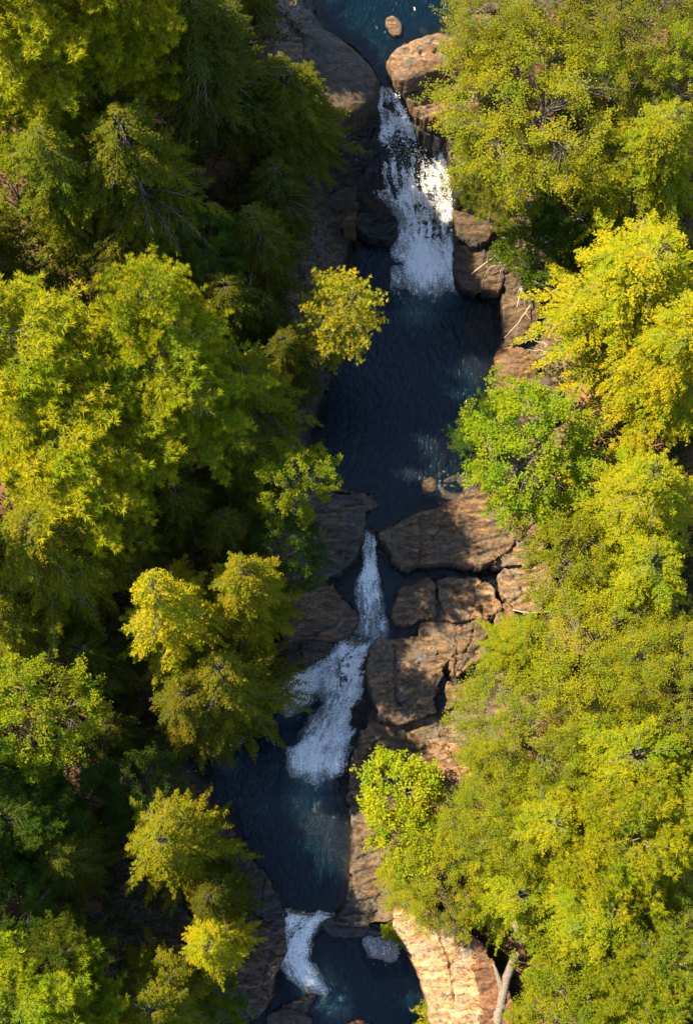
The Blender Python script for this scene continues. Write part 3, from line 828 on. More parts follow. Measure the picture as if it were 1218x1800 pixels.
rock('boulder', 'flat tan rock at the upper pool edge beside the right foliage', [(798, 44), (816, 30), (848, 22), (870, 30), (860, 60), (830, 58), (806, 52)], 7.4, (0, 0.05), .2, 1.5, (1.0, .88, .75), dome=.2)
rock('boulder', 'grey rock at the top edge right of the upper pool', [(816, 16), (822, -10), (850, -30), (890, -20), (880, 18), (846, 20)], 7.6, (0, 0), .3, 1.5, GREY, dome=.3)
# left wall beside the upper fall
rock('flat_rock', 'grey flat ledge on the left wall of the waterfall gorge', [(552, 300), (590, 294), (622, 300), (626, 336), (600, 345), (556, 350), (540, 330)], 3.2, (0, 0.12), .2, 2.0, (.55, .53, .5), wet=.2)
rock('flat_rock', 'dark stepped ledge left of the falling water, below the grey boulder', [(566, 214), (600, 208), (640, 186), (664, 178), (664, 240), (620, 258), (566, 262)], 5.2, (0.05, 0.30), .3, 2.4, (.42, .44, .48), wet=.8, rough=1.6, step=1.8)
rock('flat_rock', 'black wet ledge against the left edge of the falling water', [(570, 262), (620, 258), (664, 248), (668, 290), (628, 296), (572, 292)], 4.2, (0.03, 0.26), .3, 2.4, (.40, .42, .46), wet=.8, rough=1.6, step=1.8)
rock('flat_rock', 'dark rock apron at the waterfall foot, left side', [(632, 300), (668, 300), (676, 350), (694, 386), (696, 410), (650, 404), (626, 392)], 1.6, (0.02, 0.42), .3, 2.4, (.42, .44, .48), wet=.85, rough=1.6, step=1.6)
rock('flat_rock', 'mossy brown rock above the small left basin', [(548, 348), (600, 340), (628, 346), (624, 388), (590, 396), (552, 398)], 2.0, (0, 0.22), .25, 2.4, (.75, .6, .36), wet=.1, rough=1.3)
# right of the upper fall foot
rock('boulder', 'brown rock right of the waterfall, half under leaves', [(806, 362), (840, 350), (880, 344), (892, 380), (870, 410), (830, 424), (806, 410), (800, 384)], 1.9, (0.1, 0.12), .4, 2.6, (.6, .54, .48), dome=.2, wetlow=1.4)
rock('boulder', 'rounded brown rock at the waterfall foot beside the dead branches', [(806, 424), (836, 426), (872, 416), (898, 440), (886, 486), (880, 510), (838, 508), (812, 500), (798, 470)], 1.0, (0.12, 0.08), .5, 2.6, (.62, .53, .45), dome=.25, wetlow=.45)
rock('boulder', 'pale worn rock under the dead branch tangle', [(884, 440), (930, 436), (956, 480), (950, 560), (930, 600), (894, 606), (884, 560), (890, 500)], 1.1, (0.1, 0.0), .4, 2.4, (.68, .62, .55), rough=1.2, wetlow=.4)
rock('boulder', 'orange-brown rock at the right shore above the leafy bush', [(868, 640), (880, 612), (912, 612), (944, 640), (938, 690), (900, 698), (876, 680)], .7, (0.12, 0), .35, 2, (.95, .74, .58), dome=.2, wetlow=.15)
rock('boulder', 'dark shaded rock behind the leafy bush', [(900, 690), (946, 660), (990, 690), (986, 740), (930, 740)], 1.3, (0.08, 0), .4, 2, (.6, .62, .6), dome=.3)
rock('boulder', 'wedge-shaped brown rock just breaking the big pool surface', [(738, 852), (752, 838), (762, 842), (764, 866), (742, 868)], .05, (0, 0.03), .2, 1.0, (.55, .45, .32), dome=.08, wet=.4)
rock('boulder', 'dark flat rock in the shallows beneath the leafy bush', [(770, 850), (800, 836), (836, 846), (838, 872), (806, 880), (782, 876)], .02, (0, 0), .25, 1.0, (.5, .46, .4), dome=.06, wet=.7)
# left shore of the big pool
rock('flat_rock', 'brown shore rock beneath the yellow overhanging pine', [(534, 560), (570, 560), (596, 580), (600, 612), (574, 630), (556, 660), (536, 650)], .55, (-.05, 0), .2, 1.8, (.62, .55, .48), wetlow=.1)
rock('flat_rock', 'narrow brown shore rock left of the big pool', [(520, 640), (556, 650), (578, 650), (572, 676), (552, 706), (540, 750), (516, 760), (506, 700)], .5, (-.08, 0), .2, 1.8, (.68, .6, .52), wetlow=.1, rough=1.4)
# slabs either side of the narrow chute
rock('flat_rock', 'wide grey-brown slab left of the narrow chute, at the big pool brim', [(490, 900), (530, 866), (566, 858), (594, 866), (630, 871), (658, 866), (660, 878), (642, 886), (638, 912), (634, 940), (630, 972), (606, 1002), (582, 1010), (540, 1002), (496, 990)], .22, (-.03, .03), .14, 2.0, (.92, .88, .8), cracks=[(.04, .14, [(500, 914), (540, 908), (580, 898), (610, 890), (640, 884)]), (.04, .1, [(506, 980), (540, 960), (560, 990)])], dents=[(596, 969, .2, .15)], rough=.8, step=.6, wetlow=-.1)
rock('flat_rock', 'rounded tan slab with fine bands beside the chute, left bank', [(478, 1024), (520, 1004), (562, 1006), (584, 1028), (598, 1046), (616, 1060), (628, 1084), (622, 1108), (596, 1122), (550, 1122), (500, 1116), (480, 1080)], -.35, (-.04, .05), .3, 2.0, (1.0, .86, .7), dents=[(550, 1028, .32, .35), (574, 1024, .3, .3)], dome=.2, wetlow=-.75)
rock('flat_rock', 'dark ledge under the hemlock at the head of the side fall', [(496, 1128), (548, 1126), (588, 1132), (574, 1152), (540, 1162), (500, 1182), (470, 1186), (470, 1140)], -1.3, (0.02, .3), .2, 2.2, (.55, .52, .48), wetlow=-1.7, wet=.25, rough=1.4)
rock('flat_rock', 'long brown slab with dappled light below the big pool, right bank', [(670, 938), (700, 922), (736, 908), (766, 892), (798, 882), (832, 864), (868, 872), (910, 888), (946, 920), (908, 944), (890, 966), (874, 984), (846, 994), (806, 990), (780, 984), (744, 986), (706, 988), (692, 980), (680, 960)], .45, (.04, .04), .22, 2.2, (.95, .82, .70), cracks=[(.05, .18, [(738, 910), (742, 940), (738, 984)]), (.05, .15, [(830, 930), (870, 950), (890, 962)])], rough=1.3, step=1.3, wetlow=-.15)
rock('flat_rock', 'light tan slab between the long brown slab and the right trees', [(884, 974), (906, 948), (946, 924), (966, 930), (956, 968), (926, 984), (904, 986), (890, 990)], .5, (.12, 0), .16, 2.0, (1.25, 1.12, .98), rough=1.2)
rock('boulder', 'small pale wedge of stone at the tip of the green pond', [(868, 984), (884, 972), (894, 982), (884, 992), (870, 994)], .02, (0, 0), .1, 1.4, PALE)
rock('flat_rock', 'rough pale rock beside the green pond under the right trees', [(888, 1000), (920, 990), (960, 970), (966, 1020), (950, 1070), (928, 1078), (906, 1070), (894, 1060), (884, 1040)], .1, (.15, 0), .25, 2.0, (1.3, 1.18, 1.05), rough=1.4)
rock('flat_rock', 'square brown block left of the dark joint, beside the swirling water', [(704, 1036), (730, 1026), (756, 1018), (762, 1026), (768, 1060), (770, 1086), (740, 1092), (700, 1092), (694, 1072)], -.25, (.03, .02), .12, 1.8, (1.0, .82, .66), rough=1.2, wetlow=-.72)
rock('flat_rock', 'large brown block between the dark joint and the green pond', [(768, 1018), (796, 1012), (838, 1018), (846, 1030), (862, 1044), (864, 1066), (852, 1088), (812, 1092), (786, 1088), (778, 1070)], -.15, (.03, .01), .12, 1.8, (1.05, .88, .7), rough=1.2, wetlow=-.75, cracks=[(.05, .12, [(836, 1020), (838, 1050), (826, 1090)])])
rock('boulder', 'pale flaky stone between the brown block and the green pond', [(838, 1030), (856, 1022), (868, 1034), (866, 1052), (878, 1062), (872, 1080), (852, 1082), (846, 1056)], .02, (.05, 0), .12, 1.4, (1.3, 1.12, .92), rough=1.3)
rock('boulder', 'tan wedge of stone right of the flaky stone, by the puddle', [(872, 1078), (888, 1058), (904, 1076), (906, 1096), (886, 1110), (874, 1096)], .0, (.05, 0), .14, 1.4, (1.15, .95, .75), rough=1.2)
rock('flat_rock', 'pale brown low block above the wide bedrock slab', [(738, 1098), (770, 1092), (796, 1096), (800, 1120), (770, 1124), (736, 1122)], -.48, (.02, .02), .1, 1.6, (1.05, .88, .7), wetlow=-.8)
rock('flat_rock', 'broken brown bedrock right of the low block, split by thin joints', [(800, 1096), (852, 1094), (868, 1104), (862, 1136), (846, 1152), (830, 1162), (800, 1192), (790, 1186), (792, 1150), (798, 1120)], -.25, (.05, .02), .12, 1.8, (1.0, .84, .68), cracks=[(.06, .25, [(800, 1110), (806, 1150), (800, 1190)]), (.05, .2, [(808, 1180), (830, 1150), (860, 1120)]), (.05, .2, [(832, 1096), (828, 1130), (812, 1160)])], rough=1.4)
rock('boulder', 'sunlit tan block at the right bank beside the tiny puddle', [(874, 1130), (884, 1114), (904, 1106), (914, 1118), (906, 1136), (880, 1146)], .15, (.06, 0), .15, 1.8, (1.2, 1.0, .8), rough=1.1)
rock('flat_rock', 'wide cracked brown slab right of the broad cascade', [(650, 1142), (664, 1128), (700, 1124), (736, 1124), (774, 1126), (792, 1136), (788, 1166), (776, 1186), (764, 1204), (756, 1230), (766, 1250), (740, 1262), (704, 1272), (672, 1262), (654, 1222), (644, 1180)], -.45, (.02, .07), .18, 2.6, (.98, .84, .70), cracks=[(.06, .22, [(692, 1134), (696, 1180), (698, 1228), (706, 1240)]), (.05, .16, [(664, 1160), (720, 1162), (786, 1160)]), (.05, .14, [(700, 1236), (740, 1226), (756, 1222)])], dents=[(682, 1213, .16, .08), (706, 1170, .3, .1)], wetlow=-1.05)
rock('flat_rock', 'narrow slab between the black slot and the rain pool', [(788, 1196), (800, 1204), (818, 1206), (836, 1198), (860, 1188), (866, 1206), (830, 1224), (800, 1240), (782, 1246), (786, 1230)], -.3, (.05, .05), .12, 2.0, (1.1, .95, .8), rough=1.2)
rock('flat_rock', 'long dark-jointed slope of rock above the navy pool', [(618, 1340), (634, 1296), (652, 1262), (676, 1272), (706, 1280), (748, 1268), (782, 1252), (806, 1244), (840, 1226), (866, 1230), (862, 1290), (846, 1340), (800, 1352), (740, 1350), (700, 1352), (664, 1380), (640, 1396), (614, 1390)], -1.5, (.18, .16), .3, 3.4, (.95, .84, .72), cracks=[(.07, .25, [(640, 1330), (664, 1300), (700, 1284), (750, 1272), (800, 1250)]), (.05, .2, [(800, 1254), (812, 1290), (830, 1312)])], rough=1.4, wetlow=-2.9, step=1.2)
rock('flat_rock', 'rough sunlit crest of rock above the yellow sapling', [(700, 1352), (724, 1322), (770, 1310), (828, 1312), (842, 1350), (832, 1400), (790, 1410), (740, 1390)], -.9, (.1, .05), .3, 2.6, (1.45, 1.15, .95), rough=1.4)
rock('flat_rock', 'long dappled rock shelf along the right shore of the navy pool', [(612, 1392), (640, 1384), (664, 1372), (700, 1370), (722, 1420), (724, 1500), (722, 1570), (706, 1604), (664, 1622), (620, 1628), (588, 1622), (592, 1606), (606, 1592), (618, 1560), (616, 1510), (624, 1470), (622, 1440)], -3.0, (.16, .04), .35, 3.4, (.9, .8, .72), rough=1.4, wetlow=-3.55, step=1.2)
rock('flat_rock', 'bright cream and rust cliff above the lowest pool', [(690, 1622), (700, 1578), (740, 1582), (762, 1606), (796, 1616), (832, 1650), (866, 1700), (890, 1744), (892, 1860), (776, 1860), (762, 1800), (752, 1752), (734, 1704), (708, 1656)], -2.6, (.06, .03), .25, 4.2, (2.5, 2.2, 1.9), rough=1.0, step=.7, frac=.5, cracks=[(.06, .2, [(770, 1640), (790, 1690), (800, 1760)]), (.08, .15, [(790, 1700), (830, 1710), (870, 1730)])], wetlow=-5.6)
rock('flat_rock', 'rust-red earthy ledge behind the cream cliff beside the fallen log', [(826, 1650), (850, 1664), (884, 1720), (900, 1760), (900, 1860), (846, 1860), (850, 1780), (836, 1710)], -2.2, (.05, 0), .3, 3.0, (1.05, .72, .54), rough=1.2)
rock('flat_rock', 'bedded brown rock along the left shore of the navy pool', [(382, 1436), (410, 1468), (450, 1518), (480, 1562), (500, 1600), (498, 1630), (440, 1600), (410, 1560), (390, 1510), (366, 1470)], -3.4, (-.12, 0), .25, 2.6, (.55, .48, .42), wetlow=-3.75)
rock('flat_rock', 'layered grey-brown rock left of the lowest fall', [(420, 1540), (470, 1550), (494, 1590), (498, 1640), (496, 1684), (478, 1730), (460, 1780), (420, 1800), (390, 1740), (400, 1640)], -3.9, (-.08, .05), .25, 3.2, (.72, .64, .56), rough=1.6, step=1.8, wetlow=-5.3)
rock('boulder', 'brown rock point rising from the lowest pool', [(470, 1790), (500, 1768), (540, 1752), (556, 1748), (548, 1780), (542, 1830), (480, 1840)], -5.7, (-.05, 0), .3, 2, (.62, .5, .42), dome=.15, wetlow=-5.85)
rock('boulder', 'rounded red-brown rock cut by the bottom edge of the lowest pool', [(606, 1806), (630, 1796), (656, 1802), (664, 1830), (610, 1836)], -5.75, (0, 0), .3, 1.5, (.8, .5, .42), dome=.2)
rock('flat_rock', 'brown rib of rock at the brim above the lowest fall', [(560, 1620), (590, 1612), (624, 1622), (660, 1628), (690, 1636), (640, 1648), (590, 1646)], -4.2, (.05, .25), .2, 2.4, (.6, .5, .42), wetlow=-4.2)
# shaded slabs under the left trees
rock('flat_rock', 'large dark slab in deep shade between the lower left trees', [(165, 1470), (230, 1440), (300, 1500), (330, 1600), (300, 1720), (200, 1730), (160, 1620)], -1.2, (-.1, .05), .4, 3, (.62, .58, .55), rough=1.2, step=1.5)
rock('flat_rock', 'dark brown slab with a dim orange patch on the left slope', [(90, 1340), (160, 1318), (230, 1340), (220, 1400), (150, 1420), (96, 1390)], -.4, (-.1, .05), .4, 3, (.85, .55, .38), rough=1.1)  # tone lowered to put the trees' shade into the stone

# ------------------------------------------------------------------ trees: prototypes (shared mesh data)
def leaf_cards(pos, d, n, L, W, tri=False):
    """one small folded-flat leaf per row: pos base, d along, n face normal"""
    d = norm(d); s = norm(np.cross(d, n))
    L = np.asarray(L)[:, None]; W = np.asarray(W)[:, None]
    k = len(pos)
    if tri:
        V = np.stack([pos - s * W * .5, pos + s * W * .5, pos + d * L], 1).reshape(-1, 3)
        return V, np.arange(k * 3).reshape(-1, 3)
    V = np.stack([pos, pos + d * L * .45 + s * W * .5, pos + d * L, pos + d * L * .45 - s * W * .5], 1).reshape(-1, 3)
    return V, np.arange(k * 4).reshape(-1, 4)

def rot_az(a):
    return np.stack([np.cos(a), np.sin(a), np.zeros_like(a)], -1)

class Proto:
    pass

def finish(name, leafV, leafF, tint, trunk, limbs, twigs, leafmat, height, radius):
    p = Proto()
    p.crown = make_mesh(name + '_crown', leafV, leafF, leafmat, False, {'tint': tint})
    v, f = tubes(trunk, 8); p.trunk = make_mesh(name + '_trunk', v, f, M_BARK, True)
    v, f = tubes(limbs, 4)
    if twigs:
        v2, f2 = tubes(twigs, 3)
        f = np.concatenate([f, f2 + len(v)]); v = np.concatenate([v, v2])
    p.limbs = make_mesh(name + '_branches', v, f, M_TWIG, True)
    p.h = height; p.r = radius
    return p

def hemlock(name, seed, H=13.0, R=3.6, gap=0.25, bare=0.05, leafL=0.165, droop=1.0, shape=0.52, irregular=0.38):
    rg = np.random.default_rng(seed)
    Ps = []; Ds = []; Ns = []; Ls = []; Ts = []
    limbs = []; twigs = []
    z = H * 0.14
    lean = rg.normal(0, 0.25, 2)
    def trunk_at(zz):
        k = zz / H
        return np.array([lean[0] * np.sin(k * 3), lean[1] * np.sin(k * 2.5), zz])
    while z < H * 0.985:
        t = (z / H - 0.14) / 0.86
        for b in range(rg.integers(3, 6)):
            a = rg.uniform(0, 2 * np.pi)
            lobe = 1 + irregular * vnoise(np.array([np.cos(a) * 1.6 + seed]), np.array([np.sin(a) * 1.6]), np.array([z * .45]), seed)[0]
            L = R * lobe * min(1.0, 0.55 + t * 3) * (1 - t) ** shape * rg.uniform(.7, 1.1) + 0.18
            n = max(4, int(L / 0.25))
            s = np.linspace(0, 1, n)
            up = rg.uniform(.05, .35); dr = rg.uniform(.25, .55) * droop
            bend = rg.normal(0, .25)
            aa = a + bend * s
            o = trunk_at(z)
            hor = np.cumsum(rot_az(aa) * (L / n), 0)
            pts = o + hor + np.column_stack([np.zeros(n), np.zeros(n), L * (up * s - dr * s * s)])
            limbs.append((pts, np.linspace(0.008 + 0.006 * L, 0.003, n)))
            isbare = rg.random() < bare * (1.6 - t)
            start = 0.04 if L < 1.5 else 0.09
            m = int(L * (1 - start) / 0.12)
            if m < 2: m = 2
            sl = np.linspace(start, 1, m)
            for q in range(m):
                s0 = sl[q] + rg.uniform(-.02, .02)
                s0 = min(max(s0, 0), 1)
                base = np.array([np.interp(s0, s, pts[:, c]) for c in range(3)])
                az = np.interp(s0, s, aa)
                sg = 1 if q % 2 else -1
                az2 = az + sg * rg.uniform(.6, 1.1) * (1 - .75 * s0 ** 3)
                ll = (0.14 + 0.42 * (1 - s0) * min(L, 2.6)) * rg.uniform(.6, 1.15)
                if s0 < .4: ll *= .6 + s0
                k = max(2, int(ll / 0.055))
                f = np.linspace(0.05, 1, k)
                dirv = np.array([np.cos(az2), np.sin(az2), up * .4 - dr * (1.1 * s0) + rg.normal(0, .12)])
                lp = base + f[:, None] * ll * dirv + np.column_stack([np.zeros(k), np.zeros(k), -0.22 * ll * f * f])
                if isbare:
                    if rg.random() < .6: twigs.append((lp[[0, k // 2, k - 1]] if k > 2 else lp, np.linspace(.009, .003, 3 if k > 2 else k)))
                    continue
                if rg.random() < .10: twigs.append((lp[[0, k - 1]], np.array([.008, .003])))
                tone = rg.normal(0, .10)
                for sgn in (-1, 1):
                    Ps.append(lp); an = az2 + sgn * rg.uniform(.5, .95, k)
                    Ds.append(np.column_stack([np.cos(an), np.sin(an), dirv[2] + rg.normal(-.1, .25, k)]))
                    Ns.append(np.column_stack([rg.normal(0, .45, k), rg.normal(0, .45, k), np.ones(k)]))
                    Ls.append(leafL * rg.uniform(.6, 1.25, k) * (1.05 - .35 * f))
                    Ts.append(0.38 + 0.18 * f + 0.22 * s0 + tone + rg.normal(0, .12, k))
        z += gap * rg.uniform(.6, 1.3) * (0.6 + 0.6 * (1 - t))
    P_ = np.concatenate(Ps); L_ = np.concatenate(Ls)
    V, F = leaf_cards(P_, np.concatenate(Ds), np.concatenate(Ns), L_, L_ * .5)
    tint = np.repeat(np.clip(np.concatenate(Ts), 0, 1), 4)
    zz = np.linspace(-0.6, H, 14)
    trunk = [(np.array([trunk_at(max(q, 0)) + np.array([0, 0, min(q, 0)]) for q in zz]), np.linspace(.22, .015, 14))]
    return finish(name, V, F, tint, trunk, limbs, twigs, M_NEEDLE, H, R)

def pine(name, seed, H=15.0, R=4.2, needle=0.27, bare=0.03):
    rg = np.random.default_rng(seed)
    Ps = []; Ds = []; Ts = []; Ls = []
    limbs = []; twigs = []
    z = H * .30
    while z < H * .98:
        t = (z / H - .30) / .70
        a0 = rg.uniform(0, 6.28)
        nb = rg.integers(4, 7)
        for b in range(nb):
            a = a0 + b * 6.283 / nb + rg.normal(0, .25)
            L = R * (0.55 + .6 * min(t * 2.2, 1)) * (1 - t) ** .55 * rg.uniform(.65, 1.12) + .25
            n = max(4, int(L / .3)); s = np.linspace(0, 1, n)
            up = rg.uniform(.0, .25) + .35 * t; cur = rg.uniform(.0, .25)
            aa = a + rg.normal(0, .3) * s
            pts = np.array([0, 0, z]) + np.cumsum(rot_az(aa) * (L / n), 0) + np.column_stack([np.zeros(n), np.zeros(n), L * (up * s - .25 * s + cur * s * s)])
            limbs.append((pts, np.linspace(.014 + .009 * L, .006, n)))
            isbare = rg.random() < bare
            for f0 in np.arange(.12, L, .15):
                c = np.array([np.interp(f0 / L, s, pts[:, q]) for q in range(3)]) + rg.normal(0, .03, 3)
                v = norm(rg.normal(0, 1, (16, 3))) + np.array([0, 0, .5])
                Ps.append(np.tile(c, (16, 1))); Ds.append(v); Ls.append(needle * rg.uniform(.7, 1.1, 16)); Ts.append(np.clip(.5 + rg.normal(0, .12, 16), 0, 1))
            m = max(3, int(L * .92 / .16)); sl = np.linspace(.08, 1, m)
            for q in range(m):
                s0 = sl[q]
                base = np.array([np.interp(s0, s, pts[:, c]) for c in range(3)])
                az = np.interp(s0, s, aa) + (1 if q % 2 else -1) * rg.uniform(.45, 1.0) * (1 - .8 * s0 ** 4)
                ll = rg.uniform(.35, 1.0) * (.35 + .5 * (1 - s0) * min(L, 2.5)) + .12
                dv = np.array([np.cos(az), np.sin(az), rg.normal(.18, .2)])
                tip = base + dv * ll
                twigs.append((np.array([base, tip]), np.array([.014, .006])))
                if isbare: continue
                nt_ = max(2, int(ll / .17))
                for f in np.linspace(.35, 1, nt_):
                    c = base + dv * ll * f + rg.normal(0, .04, 3)
                    k = 22
                    v = rg.normal(0, 1, (k, 3)); v = norm(v) * 0.9 + norm(dv) * .75 + np.array([0, 0, .25])
                    Ps.append(np.tile(c, (k, 1))); Ds.append(v)
                    Ls.append(needle * rg.uniform(.7, 1.15, k)); Ts.append(np.clip(.45 + .22 * f * s0 + rg.normal(0, .14) + rg.normal(0, .08, k), 0, 1))
        z += rg.uniform(.34, .56)
    P_ = np.concatenate(Ps); D_ = np.concatenate(Ds); L_ = np.concatenate(Ls)
    Nn = np.column_stack([rg.normal(0, .6, len(P_)), rg.normal(0, .6, len(P_)), np.ones(len(P_))])
    V, F = leaf_cards(P_, D_, Nn, L_, np.full(len(P_), .037), True)
    zz = np.linspace(-.6, H * .99, 14)
    trunk = [(np.column_stack([.12 * np.sin(zz * .4), .1 * np.sin(zz * .33 + 1), zz]), np.linspace(.26, .02, 14))]
    return finish(name, V, F, np.repeat(np.concatenate(Ts), 3), trunk, limbs, twigs, M_NEEDLE, H, R)

def broadleaf(name, seed, H=9.0, R=3.4, clumps=90, leafL=.13, per=26, flat=.75, bare=.06, spread=.75):
    rg = np.random.default_rng(seed)
    Ps = []; Ds = []; Ns = []; Ls = []; Ts = []
    limbs = []; twigs = []
    cz = H * .64; hz = H * .36
    fork = np.array([0, 0, H * .30])
    mains = []
    for i in range(8):
        a = i * 6.283 / 8 + rg.normal(0, .3); e = rg.uniform(.25, 1.2)
        tip = np.array([np.cos(a) * np.cos(e) * R * .62, np.sin(a) * np.cos(e) * R * .62, cz + hz * .55 * np.sin(e) - hz * .15])
        s = np.linspace(0, 1, 7)[:, None]
        o = fork + np.array([0, 0, rg.uniform(0, H * .18)])
        pts = o + (tip - o) * s + np.column_stack([np.zeros(7), np.zeros(7), np.sin(s[:, 0] * 3.14) * .12 * R]) + rg.normal(0, .05, (7, 3)) * s
        limbs.append((pts, np.linspace(.06, .018, 7)))
        mains.append(pts)
    allm = np.concatenate(mains)
    for c in range(clumps):
        while True:
            v = rg.normal(0, 1, 3); v /= np.linalg.norm(v)
            if v[2] > -.45: break
        lob = 1 + .26 * vnoise(np.array([v[0] * 2 + seed]), np.array([v[1] * 2]), np.array([v[2] * 2]), seed + 2)[0]
        rr = rg.uniform(.45, 1.0) ** .5 * lob
        cen = np.array([v[0] * R * rr, v[1] * R * rr, cz + v[2] * hz * rr])
        near = allm[np.argmin(((allm - cen) ** 2).sum(1) + (allm[:, 2] > cen[2]) * .5)]
        s = np.linspace(0, 1, 5)[:, None]
        bp = near + (cen - near) * s + np.column_stack([np.zeros(5), np.zeros(5), .1 * np.sin(s[:, 0] * 3.14)]) + rg.normal(0, .03, (5, 3))
        limbs.append((bp, np.linspace(.018, .007, 5)))
        isbare = rg.random() < bare
        out = norm(cen - np.array([0, 0, cz - hz * .5]))
        tone = rg.normal(0, .10)
        for w in range(9):
            a = rg.uniform(0, 6.28)
            dv = norm(np.array([np.cos(a), np.sin(a), rg.normal(.1, .3)]) + out * .55)
            ll = rg.uniform(.35, .95) * spread
            st = bp[-1 - (w % 2)]
            twigs.append((np.array([st, st + dv * ll]), np.array([.006, .003])))
            if isbare: continue
            k = per
            f = np.sqrt(rg.uniform(.02, 1, k))
            side = rg.normal(0, .10, (k, 3)) * np.array([1, 1, .55])
            Ps.append(st + dv * ll * f[:, None] + side)
            an = rg.uniform(0, 6.28, k)
            Ds.append(np.column_stack([np.cos(an), np.sin(an), rg.normal(-.15, .3, k)]) + dv * .6)
            Ns.append(np.column_stack([rg.normal(0, .38, k), rg.normal(0, .38, k), np.full(k, flat + .3)]))
            Ls.append(leafL * rg.uniform(.6, 1.2, k)); Ts.append(np.clip(.5 + tone + .12 * f + rg.normal(0, .14, k), 0, 1))
    P_ = np.concatenate(Ps); L_ = np.concatenate(Ls)
    V, F = leaf_cards(P_, np.concatenate(Ds), np.concatenate(Ns), L_, L_ * .62)
    zz = np.linspace(-.5, H * .62, 9)
    trunk = [(np.column_stack([.12 * np.sin(zz * .7), .12 * np.sin(zz * .5), zz]), np.linspace(.17, .05, 9))]
    return finish(name, V, F, np.repeat(np.concatenate(Ts), 4), trunk, limbs, twigs, M_LEAF, H, R)

PR = {
    'h1': hemlock('hemlock', 11), 'h2': hemlock('hemlock', 12, H=12, R=3.6, irregular=.45, bare=.14), 'h3': hemlock('hemlock', 13, H=11, R=4.0, shape=.6, irregular=.4, bare=.10, droop=.8),
    'h4': hemlock('hemlock', 14, H=9, R=4.3, shape=.42, droop=.6, irregular=.4, bare=.09, leafL=.15), 'w1': pine('pine', 21), 'w2': pine('pine', 22, H=14, R=4.0),
    'w3': pine('pine', 23, H=9, R=2.7, needle=.2, bare=.30), 'b1': broadleaf('broadleaf', 31), 'b2': broadleaf('broadleaf', 32, clumps=110, leafL=.105, per=30, R=3.6), 'b3': broadleaf('broadleaf', 33, H=5.0, R=2.2, clumps=48, leafL=.15, per=18),
    'f1': broadleaf('fine_broadleaf', 34, H=9, R=3.8, clumps=200, leafL=.076, per=34, bare=.12, spread=.7), 'f2': broadleaf('fine_broadleaf', 35, H=8.5, R=3.8, clumps=190, leafL=.082, per=34, bare=.10, spread=.8),
}
KIND = {'h': 'hemlock_tree', 'w': 'pine_tree', 'b': 'leafy_tree', 'f': 'bushy_tree'}

# leaf colours, partly carrying light: olives darkened for shade, yellows lightened for sun
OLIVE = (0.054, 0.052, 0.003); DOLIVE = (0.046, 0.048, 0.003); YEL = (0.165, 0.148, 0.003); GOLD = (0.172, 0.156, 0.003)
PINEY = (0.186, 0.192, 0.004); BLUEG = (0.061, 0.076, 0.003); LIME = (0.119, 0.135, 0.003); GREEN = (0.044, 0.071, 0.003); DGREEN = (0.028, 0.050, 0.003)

tree_i = 0
def tree(kind, px, py, rpx, H, col, label, group=None, foot=None, squash=1.0, low=0.0, rz=None, lean=(0, 0)):
    """a tree whose crown centre shows at (px, py) with half-width rpx; H metres tall; standing on the land below it"""
    global tree_i
    tree_i += 1
    p = PR[kind]
    g = 0.0
    frac = 0.60 if kind[0] in 'hw' else 0.66
    for _ in range(6):
        q = P(px, py, g + frac * H)
        g = float(ground_z(q[0], q[1])) - low
    q = P(px, py, g + frac * H)
    depth = np.linalg.norm(q - cam_pos)
    R = rpx * 1.05 * (TANV / 900.0) * depth
    rg = random.Random(tree_i * 31 + 5)
    root = bpy.data.objects.new(KIND[kind[0]], None)
    COL.objects.link(root)
    root.empty_display_size = .5
    root.location = (q[0], q[1], g)
    s = R / p.r
    root.scale = (s * rg.uniform(.95, 1.05), s * rg.uniform(.95, 1.05) * squash, H / p.h)
    root.rotation_euler = (Matrix.Rotation(lean[1], 4, 'X') @ Matrix.Rotation(lean[0], 4, 'Y') @ Matrix.Rotation(rg.uniform(0, 6.28), 4, 'Z') @ Matrix.Rotation(rg.uniform(-.03, .03), 4, 'X')).to_euler()
    root['label'] = label; root['category'] = 'tree'
    if group: root['group'] = group
    tk = link('trunk', p.trunk, root); link('branches', p.limbs, tk)
    v_ = rg.uniform(.86, 1.14); w_ = rg.uniform(-.045, .045)
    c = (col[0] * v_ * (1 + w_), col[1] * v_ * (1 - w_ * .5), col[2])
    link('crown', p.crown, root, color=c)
    return root

GL = 'trees on the left bank'; GR = 'trees on the right bank'
# ---- left bank, from the top down
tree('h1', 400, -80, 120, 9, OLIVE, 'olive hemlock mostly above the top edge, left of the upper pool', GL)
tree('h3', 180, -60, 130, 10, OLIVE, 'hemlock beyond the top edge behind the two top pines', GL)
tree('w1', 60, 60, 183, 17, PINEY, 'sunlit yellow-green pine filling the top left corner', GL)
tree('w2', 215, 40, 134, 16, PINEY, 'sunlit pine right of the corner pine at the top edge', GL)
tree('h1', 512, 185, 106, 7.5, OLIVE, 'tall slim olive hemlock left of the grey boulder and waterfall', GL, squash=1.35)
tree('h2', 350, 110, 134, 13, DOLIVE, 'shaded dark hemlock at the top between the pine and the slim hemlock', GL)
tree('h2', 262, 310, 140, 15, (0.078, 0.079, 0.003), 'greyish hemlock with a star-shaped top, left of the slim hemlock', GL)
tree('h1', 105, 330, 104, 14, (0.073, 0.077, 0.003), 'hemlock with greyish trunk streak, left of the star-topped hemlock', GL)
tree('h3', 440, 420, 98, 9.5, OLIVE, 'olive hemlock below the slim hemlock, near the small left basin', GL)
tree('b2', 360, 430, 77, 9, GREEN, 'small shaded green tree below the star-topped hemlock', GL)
tree('b1', 15, 320, 66, 10, LIME, 'bright green leafy tree cut by the left edge, upper part', GL)
